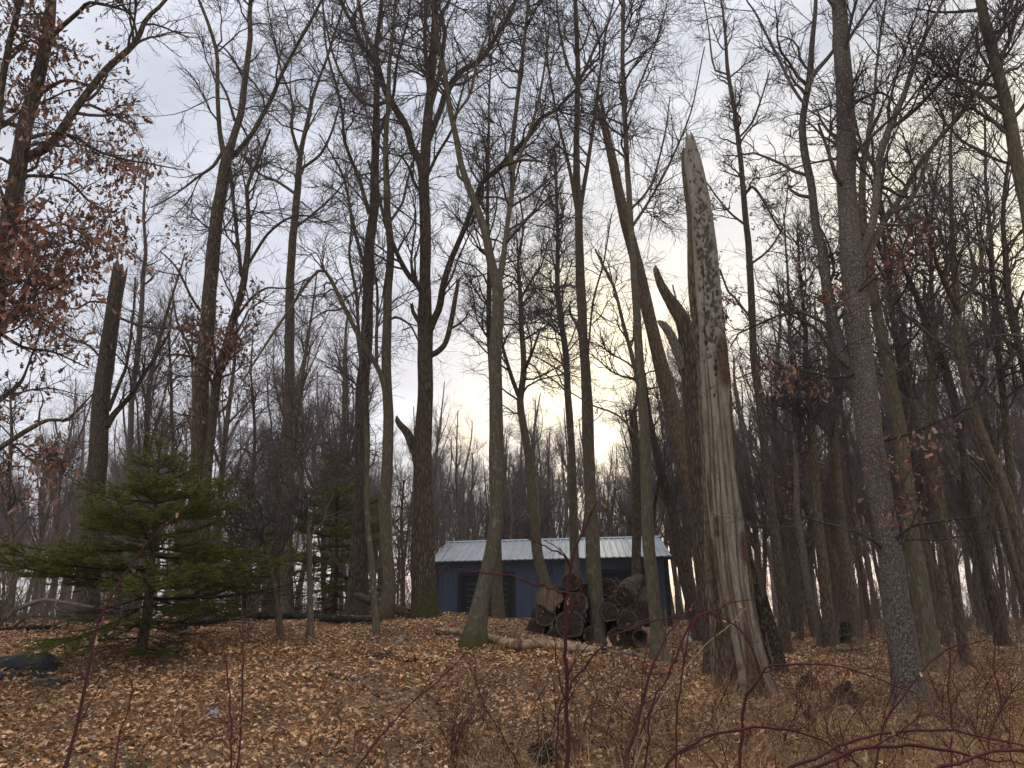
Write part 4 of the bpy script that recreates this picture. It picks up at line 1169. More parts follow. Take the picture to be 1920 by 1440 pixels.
# ------------------------------------------------------------------ the wood behind: prototypes, then copies
def proto(seed, H=12.0, r=.13, fork=False, n1=34, n2=8, n3=7, lean=.03, vase=.6):
    rng = np.random.default_rng(seed)
    n = 26
    s = np.linspace(0, 1, n)
    P = np.zeros((n, 3)); P[:, 2] = s * H - .3
    for ax in (0, 1):
        P[:, ax] = lean * H * s * rng.normal() + sum(.12 * rng.normal() * np.sin(s * f + rng.uniform(0, 6)) for f in (3, 6, 10))
        P[:, ax] -= P[0, ax]
    R = r * (1.15 - s) ** .8
    R = np.maximum(R, .012)
    V, F, *_r = radial_tube(P, R, 9, .07, seed=seed, flare=.3, cap=False)[:2]
    tm = MB(); tm.add(V, F)
    i0 = int(n * .28)
    L0, LR = grow([(P[None, i0:], R[None, i0:])], 9, .0, .7, (.35, vase), (H * .22, H * .45), 9, rng, .10, .22, .62, .09, .15)
    LR = np.maximum(LR, .008)
    P1, R1 = grow([(P[None, i0:], R[None, i0:]), (L0, LR)], n1 + 8, .1, 1, (.4, .95), (1.0, 2.6), 6, rng, .16, .22, .6, .022, .3)
    P2, R2 = grow([(P1, R1), (L0, LR)], n1 * n2, .1, 1, (.4, .9), (.6, 1.4), 4, rng, .2, .2, .7, .011, .5)
    R2 = np.maximum(R2, .0038)
    P3, R3 = grow([(P2, R2)], n1 * n2 * n3, .1, 1, (.4, 1.0), (.3, .8), 3, rng, .24, .12, .8, .006, .6)
    R3 = np.maximum(R3, .0029)
    tm.add(*tubes(L0, LR, 5))
    cm = MB()
    for a_, b_, kk in ((P1, R1, 4), (P2, R2, 3), (P3, R3, 3)): cm.add(*tubes(a_, b_, kk))
    return tm, cm


PROTO = []
for i in range(9):
    tm, cm = proto(100 + i, H=[11, 13, 12, 14, 10, 12.5, 11.5, 13.5, 9.5][i], r=[.10, .13, .09, .14, .07, .11, .15, .12, .065][i], vase=[.6, .75, .5, .7, .5, .8, .9, .6, .5][i],
                   n1=[34, 40, 28, 40, 24, 36, 44, 36, 22][i])
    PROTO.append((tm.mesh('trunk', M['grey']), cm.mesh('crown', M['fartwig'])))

rb = np.random.default_rng(5)
MARKS = [(-400, 'the left border'), (262, 'the fir'), (375, 'the three-forked tree'), (540, 'the slim grey tree'), (668, 'the stout dark trunk'), (796, 'the big dark oak'),
         (905, 'the leaning-foot tree'), (1010, 'the S-curved tree'), (1085, 'the thin pole tree'), (1125, 'the straight smooth tree'), (1190, 'the blunt snapped pole'), (1250, 'the shed end'), (1400, 'the pale holed trunk'), (1560, 'the small evergreen'), (1700, 'the plated oak'), (1812, 'the thin pale stem'), (2600, 'the right border')]
ORD = ['nearest', 'second nearest', 'third nearest', 'fourth nearest', 'fifth nearest', 'sixth nearest', 'seventh nearest', 'eighth nearest', 'ninth nearest', 'tenth nearest',
       'eleventh nearest', 'twelfth nearest', 'thirteenth nearest', 'fourteenth nearest', 'fifteenth nearest', 'sixteenth nearest', 'seventeenth nearest', 'eighteenth nearest', 'nineteenth nearest', 'twentieth nearest']
spots = []


def scatter(n, fu, fy, gap):
    c = tries = 0
    while c < n and tries < 9000:
        tries += 1
        uu, yy = fu(), fy()
        x = (uu - 960) / FPX * yy * 1.03
        if 800 < uu < 1285 and yy < 46: continue
        if any((x - a_[0]) ** 2 + (yy - a_[1]) ** 2 < gap ** 2 for a_ in spots): continue
        spots.append((x, yy)); c += 1


scatter(34, lambda: rb.uniform(-60, 800), lambda: rb.uniform(23, 44), 1.3)
scatter(70, lambda: rb.uniform(1290, 1990), lambda: rb.uniform(20, 46), 1.2)
scatter(78, lambda: rb.uniform(640, 1310), lambda: rb.uniform(46.5, 72), 1.0)
scatter(64, lambda: rb.uniform(-60, 1990), lambda: rb.uniform(45, 80), 2.0)
scatter(34, lambda: rb.uniform(1300, 2000), lambda: rb.uniform(46, 76), 1.6)
scatter(18, lambda: rb.uniform(-60, 560), lambda: rb.uniform(46, 76), 1.6)
rows = []
for x, yy in spots:
    u_, _v, _z = project(np.array([x, yy, float(gz(x, yy))]))
    i = max(j for j, m_ in enumerate(MARKS) if m_[0] <= max(float(u_), -399))
    rows.append((i, yy, x))
rows.sort()
rank = {}
for i, yy, x in rows:
    rank[i] = rank.get(i, -1) + 1
    q = rank[i]
    nm_ = f"{MARKS[i][1]} and {MARKS[i + 1][1]}"
    if q < len(ORD): lab = f"{ORD[q]} bare wood tree between {nm_}"
    else: lab = f"far thin bare tree between {nm_}"
    t = empty('forest_tree', (x, yy, float(gz(x, yy))), lab, 'tree', 'bare trees of the wood between ' + nm_, rz=rb.uniform(0, 6.28))
    pi = rb.integers(0, 9)
    sc_ = rb.uniform(.8, 1.12) if yy < 46 else rb.uniform(.95, 1.3)
    t.scale = (sc_, sc_, sc_ * rb.uniform(.9, 1.05))
    for nm, me in (('trunk', PROTO[pi][0]), ('crown', PROTO[pi][1])):
        o = D.objects.new(nm, me); COL.objects.link(o); o.parent = t

# treeline far off: one mass
tm, cm = proto(300, 11, .13, n1=10, n2=3, n3=3)
Vt = np.concatenate(tm.v + cm.v); 
fo = 0
farm = MB()
for i in range(135):
    yy = rb.uniform(80, 122); x = rb.uniform(-1.05, 1.05) * yy * .75
    an = rb.uniform(0, 6.28); sc_ = rb.uniform(1.2, 1.9); ca, sa = math.cos(an), math.sin(an)
    Rz = np.array([[ca, -sa, 0], [sa, ca, 0], [0, 0, 1]])
    for part in (tm, cm):
        off = farm.n
        vv = np.concatenate(part.v) @ Rz.T * sc_ + [x, yy, float(gz(x, yy))]
        farm.add(vv, np.concatenate(part.f))
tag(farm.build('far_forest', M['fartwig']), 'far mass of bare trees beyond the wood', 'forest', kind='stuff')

# brushwood under the trees: thin stems, uncountable
def brush(n, x0f, ysamp, name, m, hh, r0, seed, lab, cond=None, nside=3, lean=.25):
    rng = np.random.default_rng(seed)
    yy = ysamp(rng, n); uu = x0f(rng, n)
    x = (uu - 960) / FPX * yy * 1.03
    if cond is not None:
        ok = cond(uu, yy); x, yy, uu = x[ok], yy[ok], uu[ok]
    n = len(x)
    h = rng.uniform(*hh, n)
    P = np.zeros((n, 6, 3)); P[:, 0] = np.stack([x, yy, gz(x, yy) - .05], 1)
    d = np.stack([rng.normal(0, lean, n), rng.normal(0, lean, n), np.ones(n)], 1)
    for i in range(1, 6):
        d = d + rng.normal(0, .16, (n, 3)) * [1, 1, .3]
        d /= np.linalg.norm(d, axis=1, keepdims=True)
        P[:, i] = P[:, i - 1] + d * (h / 5)[:, None]
    R = rng.uniform(.6, 1.3, (n, 1)) * r0 * np.linspace(1, .35, 6)[None]
    k_ = MB(); k_.add(*tubes(P, R, nside))
    P1, R1 = grow([(P, R)], n * 4, .25, 1, (.4, 1.1), (hh[0] * .25, hh[1] * .4), 3, rng, .25, .05, .7, 1, .5)
    k_.add(*tubes(P1, np.maximum(R1, r0 * .3), 3))
    o = k_.build(name, M[m]); tag(o, lab, 'undergrowth', kind='stuff')
    return o


notshed = lambda u_, y_: ~((u_ > 790) & (u_ < 1285) & (y_ < 44))
brush(4600, lambda r, n: r.uniform(-80, 2000, n), lambda r, n: r.uniform(20, 80, n), 'undergrowth', 'brush', (.8, 4.2), .012, 401, 'bare brushwood and thin stems across the wood floor', notshed)
brush(900, lambda r, n: r.uniform(1250, 2000, n), lambda r, n: r.uniform(12, 26, n), 'undergrowth', 'brush', (.4, 1.5), .005, 402, 'thin dry brush on the slope behind the plated oak', lambda u_, y_: u_ > 1480)
brush(1100, lambda r, n: r.uniform(-60, 790, n), lambda r, n: r.uniform(18.5, 30, n), 'undergrowth', 'brush', (.7, 2.3), .006, 403, 'thin dry brush behind the fallen mossy log')
brush(110, lambda r, n: r.uniform(1205, 1330, n), lambda r, n: r.uniform(12, 18, n), 'undergrowth', 'brush', (.3, 1.0), .005, 404, 'tangle of dry brush between the log pile and the pale holed trunk')


# ------------------------------------------------------------------ fir trees
def fir_branch(L_, seed, dead=False):
    """flat spray of a fir: axis along +x, side shoots, needles.  returns mesh"""
    rng = np.random.default_rng(seed)
    n = 12
    t = np.linspace(0, 1, n)
    A = np.stack([t * L_, .05 * L_ * np.sin(t * 3 + rng.uniform(0, 6)) * t, -.10 * L_ * t + .16 * L_ * t ** 3], 1)
    AR = np.linspace(.014, .003, n) * (L_ / 1.6) ** .5
    k_ = MB(); br = (.045, .034, .024)
    V, F = tubes(A[None], AR[None], 4); k_.add(V, F, np.tile([br], (len(V), 1)))
    sh = []
    m_ = int(L_ * 19)
    for i in range(m_):
        tt = .16 + .82 * i / m_ + rng.uniform(-.02, .02)
        sgn = 1 if i % 2 else -1
        x = tt * (n - 1); j = min(int(x), n - 2); p = A[j] + (A[j + 1] - A[j]) * (x - j)
        ln = L_ * .46 * (1 - tt) ** .7 * rng.uniform(.5, 1.15) + .09
        a_ = sgn * rng.uniform(.75, 1.05)
        sh.append((p, a_, ln))
    segs = [(A[2:], None)]
    SP = []
    for p, a_, ln in sh:
        q = np.linspace(0, 1, 5)
        bend = -.35 * np.sign(a_)
        ang = a_ + bend * q
        st = ln / 4
        Q = np.zeros((5, 3)); Q[0] = p
        dz = rng.uniform(-.40, .22)
        for s_ in range(1, 5):
            Q[s_] = Q[s_ - 1] + st * np.array([math.cos(ang[s_]), math.sin(ang[s_]), dz + .08 * s_])
        SP.append(Q)
        if ln > .16:
            for s_ in range(int(ln * 13)):
                tt = rng.uniform(.2, .95); jx = tt * 4; j = min(int(jx), 3); pp = Q[j] + (Q[j + 1] - Q[j]) * (jx - j)
                l2 = ln * .36 * (1 - tt * .5) * rng.uniform(.6, 1.1); a2 = ang[j] + rng.choice([-1, 1]) * rng.uniform(.6, .95)
                q2 = np.stack([pp + np.array([math.cos(a2), math.sin(a2), rng.uniform(-.2, .15)]) * l2 * e for e in np.linspace(0, 1, 5)])
                SP.append(q2)
    SP = np.array(SP)
    SR = np.tile(np.linspace(.0042, .002, 5)[None], (len(SP), 1))
    V, F = tubes(SP, SR, 3); k_.add(V, F, np.tile([(.085, .070, .035)], (len(V), 1)))
    if not dead:
        lens = np.linalg.norm(SP[:, -1] - SP[:, 0], axis=1)
        cntn = np.maximum((lens * 420).astype(int), 10)
        b = np.repeat(np.arange(len(SP)), cntn)
        tt = rng.uniform(.02, 1.0, len(b)) * 4; j = np.minimum(tt.astype(int), 3); f = (tt - j)[:, None]
        p = SP[b, j] * (1 - f) + SP[b, j + 1] * f
        d = SP[b, j + 1] - SP[b, j]; d /= np.linalg.norm(d, axis=1, keepdims=True) + 1e-9
        side = np.cross(d, [0, 0, 1.0]); side /= np.linalg.norm(side, axis=1, keepdims=True) + 1e-9
        upv = np.cross(side, d)
        ph = rng.uniform(-.5, math.pi + .5, len(b))[:, None]
        dirn = d * .75 + side * np.cos(ph) + upv * np.sin(ph) * .7
        dirn /= np.linalg.norm(dirn, axis=1, keepdims=True)
        ln = rng.uniform(.020, .034, len(b))[:, None]
        wv = np.cross(dirn, rng.normal(size=(len(b), 3))); wv /= np.linalg.norm(wv, axis=1, keepdims=True) + 1e-9
        wv *= .0038
        V = np.stack([p - wv, p + wv, p + dirn * ln], 1)
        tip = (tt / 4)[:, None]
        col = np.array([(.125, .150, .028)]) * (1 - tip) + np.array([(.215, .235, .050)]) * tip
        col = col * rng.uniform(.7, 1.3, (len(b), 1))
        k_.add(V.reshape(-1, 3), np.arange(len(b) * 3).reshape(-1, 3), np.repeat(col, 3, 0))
    return k_.mesh('branch', M['needle'], smooth=False)


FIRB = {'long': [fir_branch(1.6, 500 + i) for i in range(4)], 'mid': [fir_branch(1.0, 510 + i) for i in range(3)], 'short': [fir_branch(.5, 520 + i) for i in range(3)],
        'dead': [fir_branch(1.2, 530 + i, True) for i in range(2)]}


def fir(pos, H, spread, label, seed, group=None, nw=15, dead_below=.22, r=.075, prof=None, rz=None):
    rng = np.random.default_rng(seed)
    root = empty('fir_tree', pos, label, 'fir tree', group)
    P = np.zeros((18, 3)); P[:, 2] = np.linspace(-.2, H, 18); P[:, 0] = .04 * np.sin(P[:, 2] * 1.5)
    R = np.linspace(r, .006, 18)
    V, F, *_r = radial_tube(P, R, 10, .05, seed=seed, flare=.3, cap=False)[:2]
    k_ = MB(); k_.add(V, F); k_.build('trunk', M['dark'], root)
    prof = prof or (lambda h: (1 - h) ** .8)
    for wi in range(nw):
        h = .06 + .92 * (wi / (nw - 1)) ** .92
        nb = rng.integers(4, 7) if h < .9 else 5
        a0 = rng.uniform(0, 6.28)
        for b in range(nb):
            hz = H * min(max(h + rng.uniform(-.04, .04), .04), .99)
            Ln = spread * prof(h) * rng.uniform(.55, 1.15)
            deadb = h < dead_below and rng.random() < .86
            if deadb: key, base = 'dead', 1.2
            elif Ln > 1.25: key, base = 'long', 1.6
            elif Ln > .7: key, base = 'mid', 1.0
            else: key, base = 'short', .5
            me = FIRB[key][rng.integers(len(FIRB[key]))]
            o = D.objects.new('branch', me); COL.objects.link(o); o.parent = root
            xo = .04 * math.sin(hz * 1.5)
            o.location = (xo, 0, hz)
            pitch = -(.05 + .55 * max(h - .35, 0) * 1.2) + rng.uniform(-.2, .2) + (.22 if h < .25 else 0)
            o.rotation_euler = (rng.uniform(-.15, .15), pitch, a0 + b * 2 * math.pi / nb + rng.uniform(-.2, .2))
            sc_ = max(Ln, .12) / base
            o.scale = (sc_, sc_, sc_)
    # leader
    o = D.objects.new('branch', FIRB['short'][0]); COL.objects.link(o); o.parent = root
    o.location = (.04 * math.sin(H * 1.5), 0, H - .12); o.rotation_euler = (0, -1.45, 0); o.scale = (.6,) * 3
    return root


pf = on_ground(262, 1232)
# foliage profile: broad shelf low down, narrow spire above
fir(tuple(pf), 3.45, 2.08, 'green fir tree with wide low boughs standing in the leaves', 71, None, 20, .29, .085,
    lambda h: .55 if h < .14 else (1.0 if h < .5 else (.78 - 1.6 * (h - .5) if h < .68 else max(.42 * ((1 - h) / .32), .05))))
pf2 = at(625, 1150, 20.5); pf2[2] = float(gz(pf2[0], pf2[1]))
fir(tuple(pf2), 4.7, 2.2, 'darker sparse evergreen behind the fallen mossy log', 72, None, 18, .2, .07, lambda h: .8 if h < .5 else 1.6 * (1 - h))
pf4 = at(455, 1150, 22.0); pf4[2] = float(gz(pf4[0], pf4[1]))
fir(tuple(pf4), 4.2, 2.0, 'dark evergreen half hidden behind the wide green fir', 75, None, 16, .15, .07, lambda h: .9 if h < .4 else 1.5 * (1 - h))
pf5 = at(-15, 1150, 19.0); pf5[2] = float(gz(pf5[0], pf5[1]))
fir(tuple(pf5), 1.5, 1.0, 'low dark evergreen cut by the left border', 76, None, 6, .0, .03)
pf3 = on_ground(1597, 1222)
fir(tuple(pf3), .55, .32, 'tiny young evergreen beside the small cut stump', 73, None, 5, .0, .012)


# ------------------------------------------------------------------ logs
def log_obj(name, c, axis, r, length, label, seed, group, cat='log', barkm='log', cutm='cut', rough=.07, hollow=False):
    """one sawn log: bark, cut end with sapwood rim"""
    rng = np.random.default_rng(seed)
    ax = np.array(axis, float); ax /= np.linalg.norm(ax)
    root = empty(name, tuple(c), label, cat, group)
    n = 12; k = 22
    t = np.linspace(0, length, n)
    P = ax[None] * t[:, None] + np.cumsum(rng.normal(0, .012, (n, 3)), 0)
    R = np.full(n, r) * (1 + .04 * np.sin(t * 2 + seed))
    V, F, *_r = radial_tube(P, R, k, rough, seed=seed, cap=False)[:2]
    b_ = MB(); b_.add(V, F, np.zeros((len(V), 3)))
    back = V[-k:]; b_.add(np.concatenate([back, P[-1:]]), [(i, (i + 1) % k, k) for i in range(k)], np.zeros((k + 1, 3)))
    b_.build('bark', M[barkm], root)
    ring = V[:k]; ctr = P[0]
    e = MB()
    r1 = ctr + (ring - ctr) * .86 + ax * .004; r2 = ctr + (ring - ctr) * .45 + rng.normal(0, .006, (k, 1)) * ax + ax * (.004 + (.10 if hollow else 0)); r3 = ctr + (ring - ctr) * .2 + ax * (.002 + (.18 if hollow else 0)) + rng.normal(0, .004, (k, 3))
    vs = np.concatenate([r1, r2, r3, [ctr + ax * (.002 + (.2 if hollow else 0))]])
    f4 = [(i, k + i, k + (i + 1) % k, (i + 1) % k) for i in range(k)] + [(k + i, 2 * k + i, 2 * k + (i + 1) % k, k + (i + 1) % k) for i in range(k)]
    e.add(vs, f4); e.add(vs[2 * k:], [(i, k, (i + 1) % k) for i in range(k)])
    e.build('cut_face', M[cutm], root)
    s_ = MB(); s_.add(np.concatenate([ring, r1]), [(i, k + i, k + (i + 1) % k, (i + 1) % k) for i in range(k)])
    s_.build('rim', M['cutrim'], root)
    return root


GL = 'stacked cut logs'
YL = float(on_ground(1110, 1214)[1])
LOGS = [  # u, v, radius px, depth offset, axis tilt (x, z), label
 (1069, 1092, 17, .10, (.10, .16), 'topmost log of the pile, bark-capped round end', 0),
 (1030, 1121, 25, -.05, (.12, -.04), 'ragged split log lying aslant on the left shoulder of the pile', 0),
 (1083, 1133, 23, .05, (.05, .02), 'log with pale sapwood rim below the topmost one', 0),
 (1022, 1155, 19, .0, (.0, .0), 'log with pale ring on the left of the pile, under the ragged one', 0),
 (1067, 1171, 26, -.05, (.03, .0), 'largest round log at the bottom, pale flecks along its upper rim', 0),
 (1003, 1180, 17, .10, (.12, .02), 'greenish bark log slumping out at the left foot of the pile', 0),
 (1040, 1196, 15, .02, (.1, 0), 'low log half sunk in leaves at the left foot of the pile', 0),
 (1139, 1103, 17, .55, (.1, .0), 'log end set back high behind the straight smooth tree', 0),
 (1104, 1106, 16, .35, (-.1, .0), 'shaded log between the topmost one and the straight smooth tree', 0),
 (1143, 1151, 18, .15, (.05, .0), 'red-brown log just beyond the straight smooth tree', 0),
 (1176, 1162, 19, .0, (.06, .0), 'dark log with a pale curl in its centre', 0),
 (1207, 1146, 19, .05, (.14, .10), 'dark log at the upper end of the pile beside the thin tree', 0),
 (1203, 1196, 15, -.05, (.0, .0), 'small hollow log low at the shed end of the pile', 1),
 (1172, 1120, 20, .30, (.30, .14), 'moss and leaf topped log lying across the right half of the pile', 0),
 (1156, 1196, 19, .15, (.0, .0), 'black shaded log low in the middle of the pile', 0),
 (1112, 1192, 19, .20, (.0, .0), 'black shaded log low behind the straight smooth tree', 0),
 (1178, 1204, 12, .1, (.0, .0), 'thin shaded log at the very bottom beside the hollow one', 0),
 (1116, 1152, 15, .4, (.0, .0), 'shaded log wedged in the heart of the pile', 0),
]
for i, (u, v, rp, dyy, (tx, tz), lab, hol) in enumerate(LOGS):
    p = at(u, v, YL + dyy); r = rp * depth_of(p) / FPX
    log_obj('log', p, (tx, 1.0, tz), r, 2.3 - .2 * (i % 3), lab, 700 + i, GL, hollow=bool(hol), rough=.22 if i == 1 else .11, cutm='jag' if i == 1 else 'cut',
            barkm='mosslog' if i in (0, 5, 13) else 'log')


# leaves and broken twigs caught on top of the pile
rng = np.random.default_rng(760)
pp = np.array([at(rng.normal(1172, 16), rng.normal(1107, 8), YL + rng.uniform(.2, 1.0)) for _ in range(110)] + [at(rng.uniform(1010, 1220), rng.uniform(1120, 1205), YL - .06) for _ in range(26)])
k_ = MB(); k_.add(*leaves(pp, rng.uniform(.05, .10, len(pp)), 5, LITTER_COLS * .5, rng, hang=True))
tag(k_.build('caught_leaves', M['tint']), 'brown leaves caught on the stacked logs', 'leaves', kind='stuff')


def lying(name, pts, Y, label, barkm, cat='fallen log', seed=0, dy=0.0, jag=.08, rough=.12, cap='jag', group='fallen dead wood', ground=True, sides=14, branches=(), fine=6):
    """a stem lying on the ground, traced; each point sits on the ground unless told otherwise"""
    P = []; R = []
    for (u, v, w_) in pts:
        if Y is None:
            p = on_ground(u, v + w_ * .45); r = w_ * depth_of(p) / (2 * FPX); p = p + [0, 0, r * .75]
        else:
            p = at(u, v, Y + dy * len(P) / len(pts)); r = w_ * depth_of(p) / (2 * FPX)
        P.append(p); R.append(r)
    Q, q = resample(np.array(P), np.array(R), max(10, len(pts) * fine))
    base = np.array([Q[len(Q) // 2, 0], Q[len(Q) // 2, 1], float(gz(Q[len(Q) // 2, 0], Q[len(Q) // 2, 1]))])
    root = empty(name, base, label, cat, group)
    V, F, *_r, cv, cf = radial_tube(Q, q, sides, rough, seed=seed, top_jag=jag)
    k_ = MB(); tt_ = None
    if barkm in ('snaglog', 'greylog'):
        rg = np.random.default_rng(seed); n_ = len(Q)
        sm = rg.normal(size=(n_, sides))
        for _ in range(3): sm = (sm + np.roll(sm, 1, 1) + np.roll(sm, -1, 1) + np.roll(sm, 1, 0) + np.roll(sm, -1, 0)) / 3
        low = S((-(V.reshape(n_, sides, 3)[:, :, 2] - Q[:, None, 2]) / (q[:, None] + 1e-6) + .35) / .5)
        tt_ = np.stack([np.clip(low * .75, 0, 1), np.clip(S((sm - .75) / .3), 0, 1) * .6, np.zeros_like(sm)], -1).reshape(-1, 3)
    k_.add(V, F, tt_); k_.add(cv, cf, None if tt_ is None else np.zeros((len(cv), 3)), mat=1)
    st = V[:sides]; k_.add(np.concatenate([st, Q[:1] + (Q[1] - Q[0]) * .3]), [((i + 1) % sides, i, sides) for i in range(sides)], None if tt_ is None else np.zeros((sides + 1, 3)), mat=1)
    k_.build('trunk', [M[barkm], M[cap]], root, origin=base)
    if branches:
        rng = np.random.default_rng(seed)
        P1, R1 = grow([(Q[None], q[None])], branches[0], .05, .95, (.5, 1.3), branches[1], 6, rng, .25, .06, .4, .014, .4)
        P2, R2 = grow([(P1, R1)], branches[0] * 5, .2, 1, (.4, 1.1), (.15, .5), 4, rng, .3, .05, .7, .006, .5)
        b_ = MB(); b_.add(*tubes(P1, R1, 4)); b_.add(*tubes(P2, np.maximum(R2, .002), 3)); b_.build('dead_branch', M['brush'], root, origin=base)
    return root


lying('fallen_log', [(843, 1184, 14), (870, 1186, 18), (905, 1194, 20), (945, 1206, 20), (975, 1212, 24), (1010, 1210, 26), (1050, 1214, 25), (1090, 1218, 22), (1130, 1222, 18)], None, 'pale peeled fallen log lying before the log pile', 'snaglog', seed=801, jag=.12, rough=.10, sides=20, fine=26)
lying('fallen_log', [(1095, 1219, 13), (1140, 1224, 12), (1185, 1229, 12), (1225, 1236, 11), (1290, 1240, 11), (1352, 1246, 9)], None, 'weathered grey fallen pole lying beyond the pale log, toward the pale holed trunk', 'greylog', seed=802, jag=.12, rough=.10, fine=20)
lying('fallen_log', [(318, 1176, 12), (352, 1172, 14), (385, 1167, 16), (415, 1158, 19), (445, 1152, 21), (490, 1156, 18), (545, 1157, 17), (610, 1160, 17), (660, 1162, 16), (710, 1164, 14)], None, 'long mossy fallen log behind the saplings beside the fir', 'mosslog', seed=803, jag=.1, rough=.14, branches=(8, (.5, 1.3)))
lying('fallen_log', [(-30, 1170, 12), (10, 1158, 10), (30, 1143, 9), (55, 1133, 8), (82, 1125, 7), (120, 1130, 6), (170, 1138, 4)], 16.0, 'pale lichened fallen limb behind the left boughs of the fir', 'pale', seed=804, rough=.12, branches=(9, (.6, 1.4)))
lying('fallen_log', [(-40, 1188, 10), (30, 1180, 9), (90, 1176, 8), (150, 1186, 6), (215, 1196, 3)], 14.5, 'dark dead bough tangled with twigs under the fir', 'mosslog', seed=805, rough=.12, branches=(48, (.5, 1.5)))
lying('broken_limb', [(666, 1116, 11), (690, 1124, 15), (720, 1134, 18), (745, 1143, 20), (770, 1152, 20)], 16.9, 'dark snapped limb propped against the foot of the big dark oak', 'dark', seed=806, cat='broken limb', dy=-.4, rough=.15)
lying('broken_limb', [(772, 1150, 22), (765, 1165, 20), (750, 1180, 15), (735, 1190, 10)], 16.4, 'short rotten limb end lying at the foot of the big dark oak', 'dark', seed=807, cat='broken limb', rough=.2)
lying('fallen_branch', [(676, 1226, 7), (710, 1229, 11), (745, 1234, 9), (780, 1238, 8), (812, 1241, 5)], None, 'half buried grey branch lying in the leaves below the big dark oak', 'mosslog', seed=808, cat='fallen branch', rough=.15)
lying('fallen_branch', [(818, 1186, 6), (840, 1188, 9), (858, 1196, 7), (868, 1206, 4)], None, 'dark broken stub at the near end of the pale peeled log', 'dark', seed=809, cat='fallen branch', rough=.2)
lying('fallen_branch', [(878, 1296, 5), (905, 1298, 9), (930, 1297, 8), (948, 1294, 4)], None, 'bright yellowish piece of split wood lying alone in the leaves', 'peeled', seed=810, cat='wood piece', rough=.2)
lying('fallen_branch', [(566, 1250, 5), (590, 1246, 8), (606, 1241, 4)], None, 'small pale wood chunk in the leaves before the straight sapling', 'greywood', seed=811, cat='wood piece', rough=.2)
lying('fallen_branch', [(612, 1262, 4), (640, 1270, 8), (668, 1275, 4)], None, 'dark stick lying in the leaves right of the pale wood chunk', 'dark', seed=812, cat='fallen branch', rough=.2)
lying('fallen_branch', [(1575, 1262, 5), (1605, 1258, 6), (1640, 1250, 4)], None, 'dark stick lying on the slope before the plated oak', 'dark', seed=813, cat='fallen branch', rough=.2)
lying('fallen_branch', [(1350, 1303, 5), (1362, 1308, 12), (1378, 1306, 7)], None, 'small tan wood block beside the foot of the pale holed trunk', 'peeled', seed=814, cat='wood piece', rough=.2)
lying('fallen_branch', [(728, 1207, 4), (742, 1207, 8), (750, 1202, 9), (752, 1192, 5)], None, 'grey root stub sticking up between the arching tree and the big oak', 'greywood', seed=815, cat='root stub', rough=.25)
lying('fallen_branch', [(365, 1268, 4), (378, 1268, 9), (390, 1266, 4)], None, 'small dark wood knob in the leaves below the fir', 'dark', seed=816, cat='wood piece', rough=.3)

# small cut stump by the tiny evergreen
ps = on_ground(1590, 1205)
log_obj('stump', (ps[0], ps[1], ps[2] + .42), (0.02, .05, -1), .13, .5, 'small pale cut stump on the mound edge by the tiny evergreen', 830, None, cat='stump', cutm='cutrim')
# mossy stump foot low in the foreground
ps = on_ground(1014, 1432)
log_obj('stump', (ps[0], ps[1], ps[2] + .12), (0.25, .1, -1), .12, .3, 'small dark rotten stump at the lower edge among red stems', 831, None, cat='stump', barkm='mosslog', hollow=True)


# ------------------------------------------------------------------ lumps, sheet and litter
def lump(name, pos, sx, sy, sz, label, cat, m, seed, rough=.25, group=None):
    rng = np.random.default_rng(seed)
    n, k = 12, 20
    ph = np.linspace(0, math.pi * .62, n); th = np.arange(k) * 2 * math.pi / k
    G = np.ones((n, k))
    for _ in range(9):
        a_, b_ = rng.integers(1, 6), rng.uniform(1, 6)
        G += rough / 3 * np.sin(a_ * th[None] + rng.uniform(0, 6)) * np.sin(b_ * ph[:, None] + rng.uniform(0, 6))
    x = np.sin(ph)[:, None] * np.cos(th)[None] * G * sx; y = np.sin(ph)[:, None] * np.sin(th)[None] * G * sy; z = np.cos(ph)[:, None] * G * sz
    V = np.stack([x, y, z], -1).reshape(-1, 3) + np.array(pos)
    i = np.arange(n - 1)[:, None] * k; q = np.arange(k)[None]; q2 = (q + 1) % k
    k_ = MB(); k_.add(V, np.stack([i + q, i + k + q, i + k + q2, i + q2], -1).reshape(-1, 4))
    o = k_.build(name, M[m], origin=np.array(pos))
    return tag(o, label, cat, group)


for (u, v, wpx, hpx, lab, sd) in ((1515, 1296, 40, 26, 'dark rotted root lump with a hollow, left of the plated oak', 840), (1587, 1325, 46, 34, 'larger fibrous root lump closest to the plated oak foot', 841)):
    p = on_ground(u, v); s_ = depth_of(p) / FPX
    lump('root_lump', p, wpx * .5 * s_, wpx * .45 * s_, hpx * .9 * s_, lab, 'root lump', 'earth', sd, .4, 'rotted root lumps')
    rng = np.random.default_rng(sd)
    k_ = MB(); m_ = 60
    th = rng.uniform(0, 6.28, m_); r_ = rng.uniform(.05, .5, m_) * wpx * s_
    Q = np.zeros((m_, 4, 3)); Q[:, 0] = p + np.stack([r_ * np.cos(th), r_ * np.sin(th), rng.uniform(0, hpx * .8, m_) * s_], 1)
    d = rng.normal(0, .6, (m_, 3)); d[:, 2] += .3
    for i in range(1, 4):
        d += rng.normal(0, .4, (m_, 3)); Q[:, i] = Q[:, i - 1] + .06 * d
    k_.add(*tubes(Q, np.tile(np.linspace(.004, .0015, 4), (m_, 1)), 3))
    o = k_.build('root_fibre', M['brush'], D.objects['root_lump' if sd == 840 else 'root_lump.001'], origin=p); o['kind'] = 'stuff'

# crumpled dark rubber sheet at the left border
pr = on_ground(45, 1262)
rng = np.random.default_rng(850)


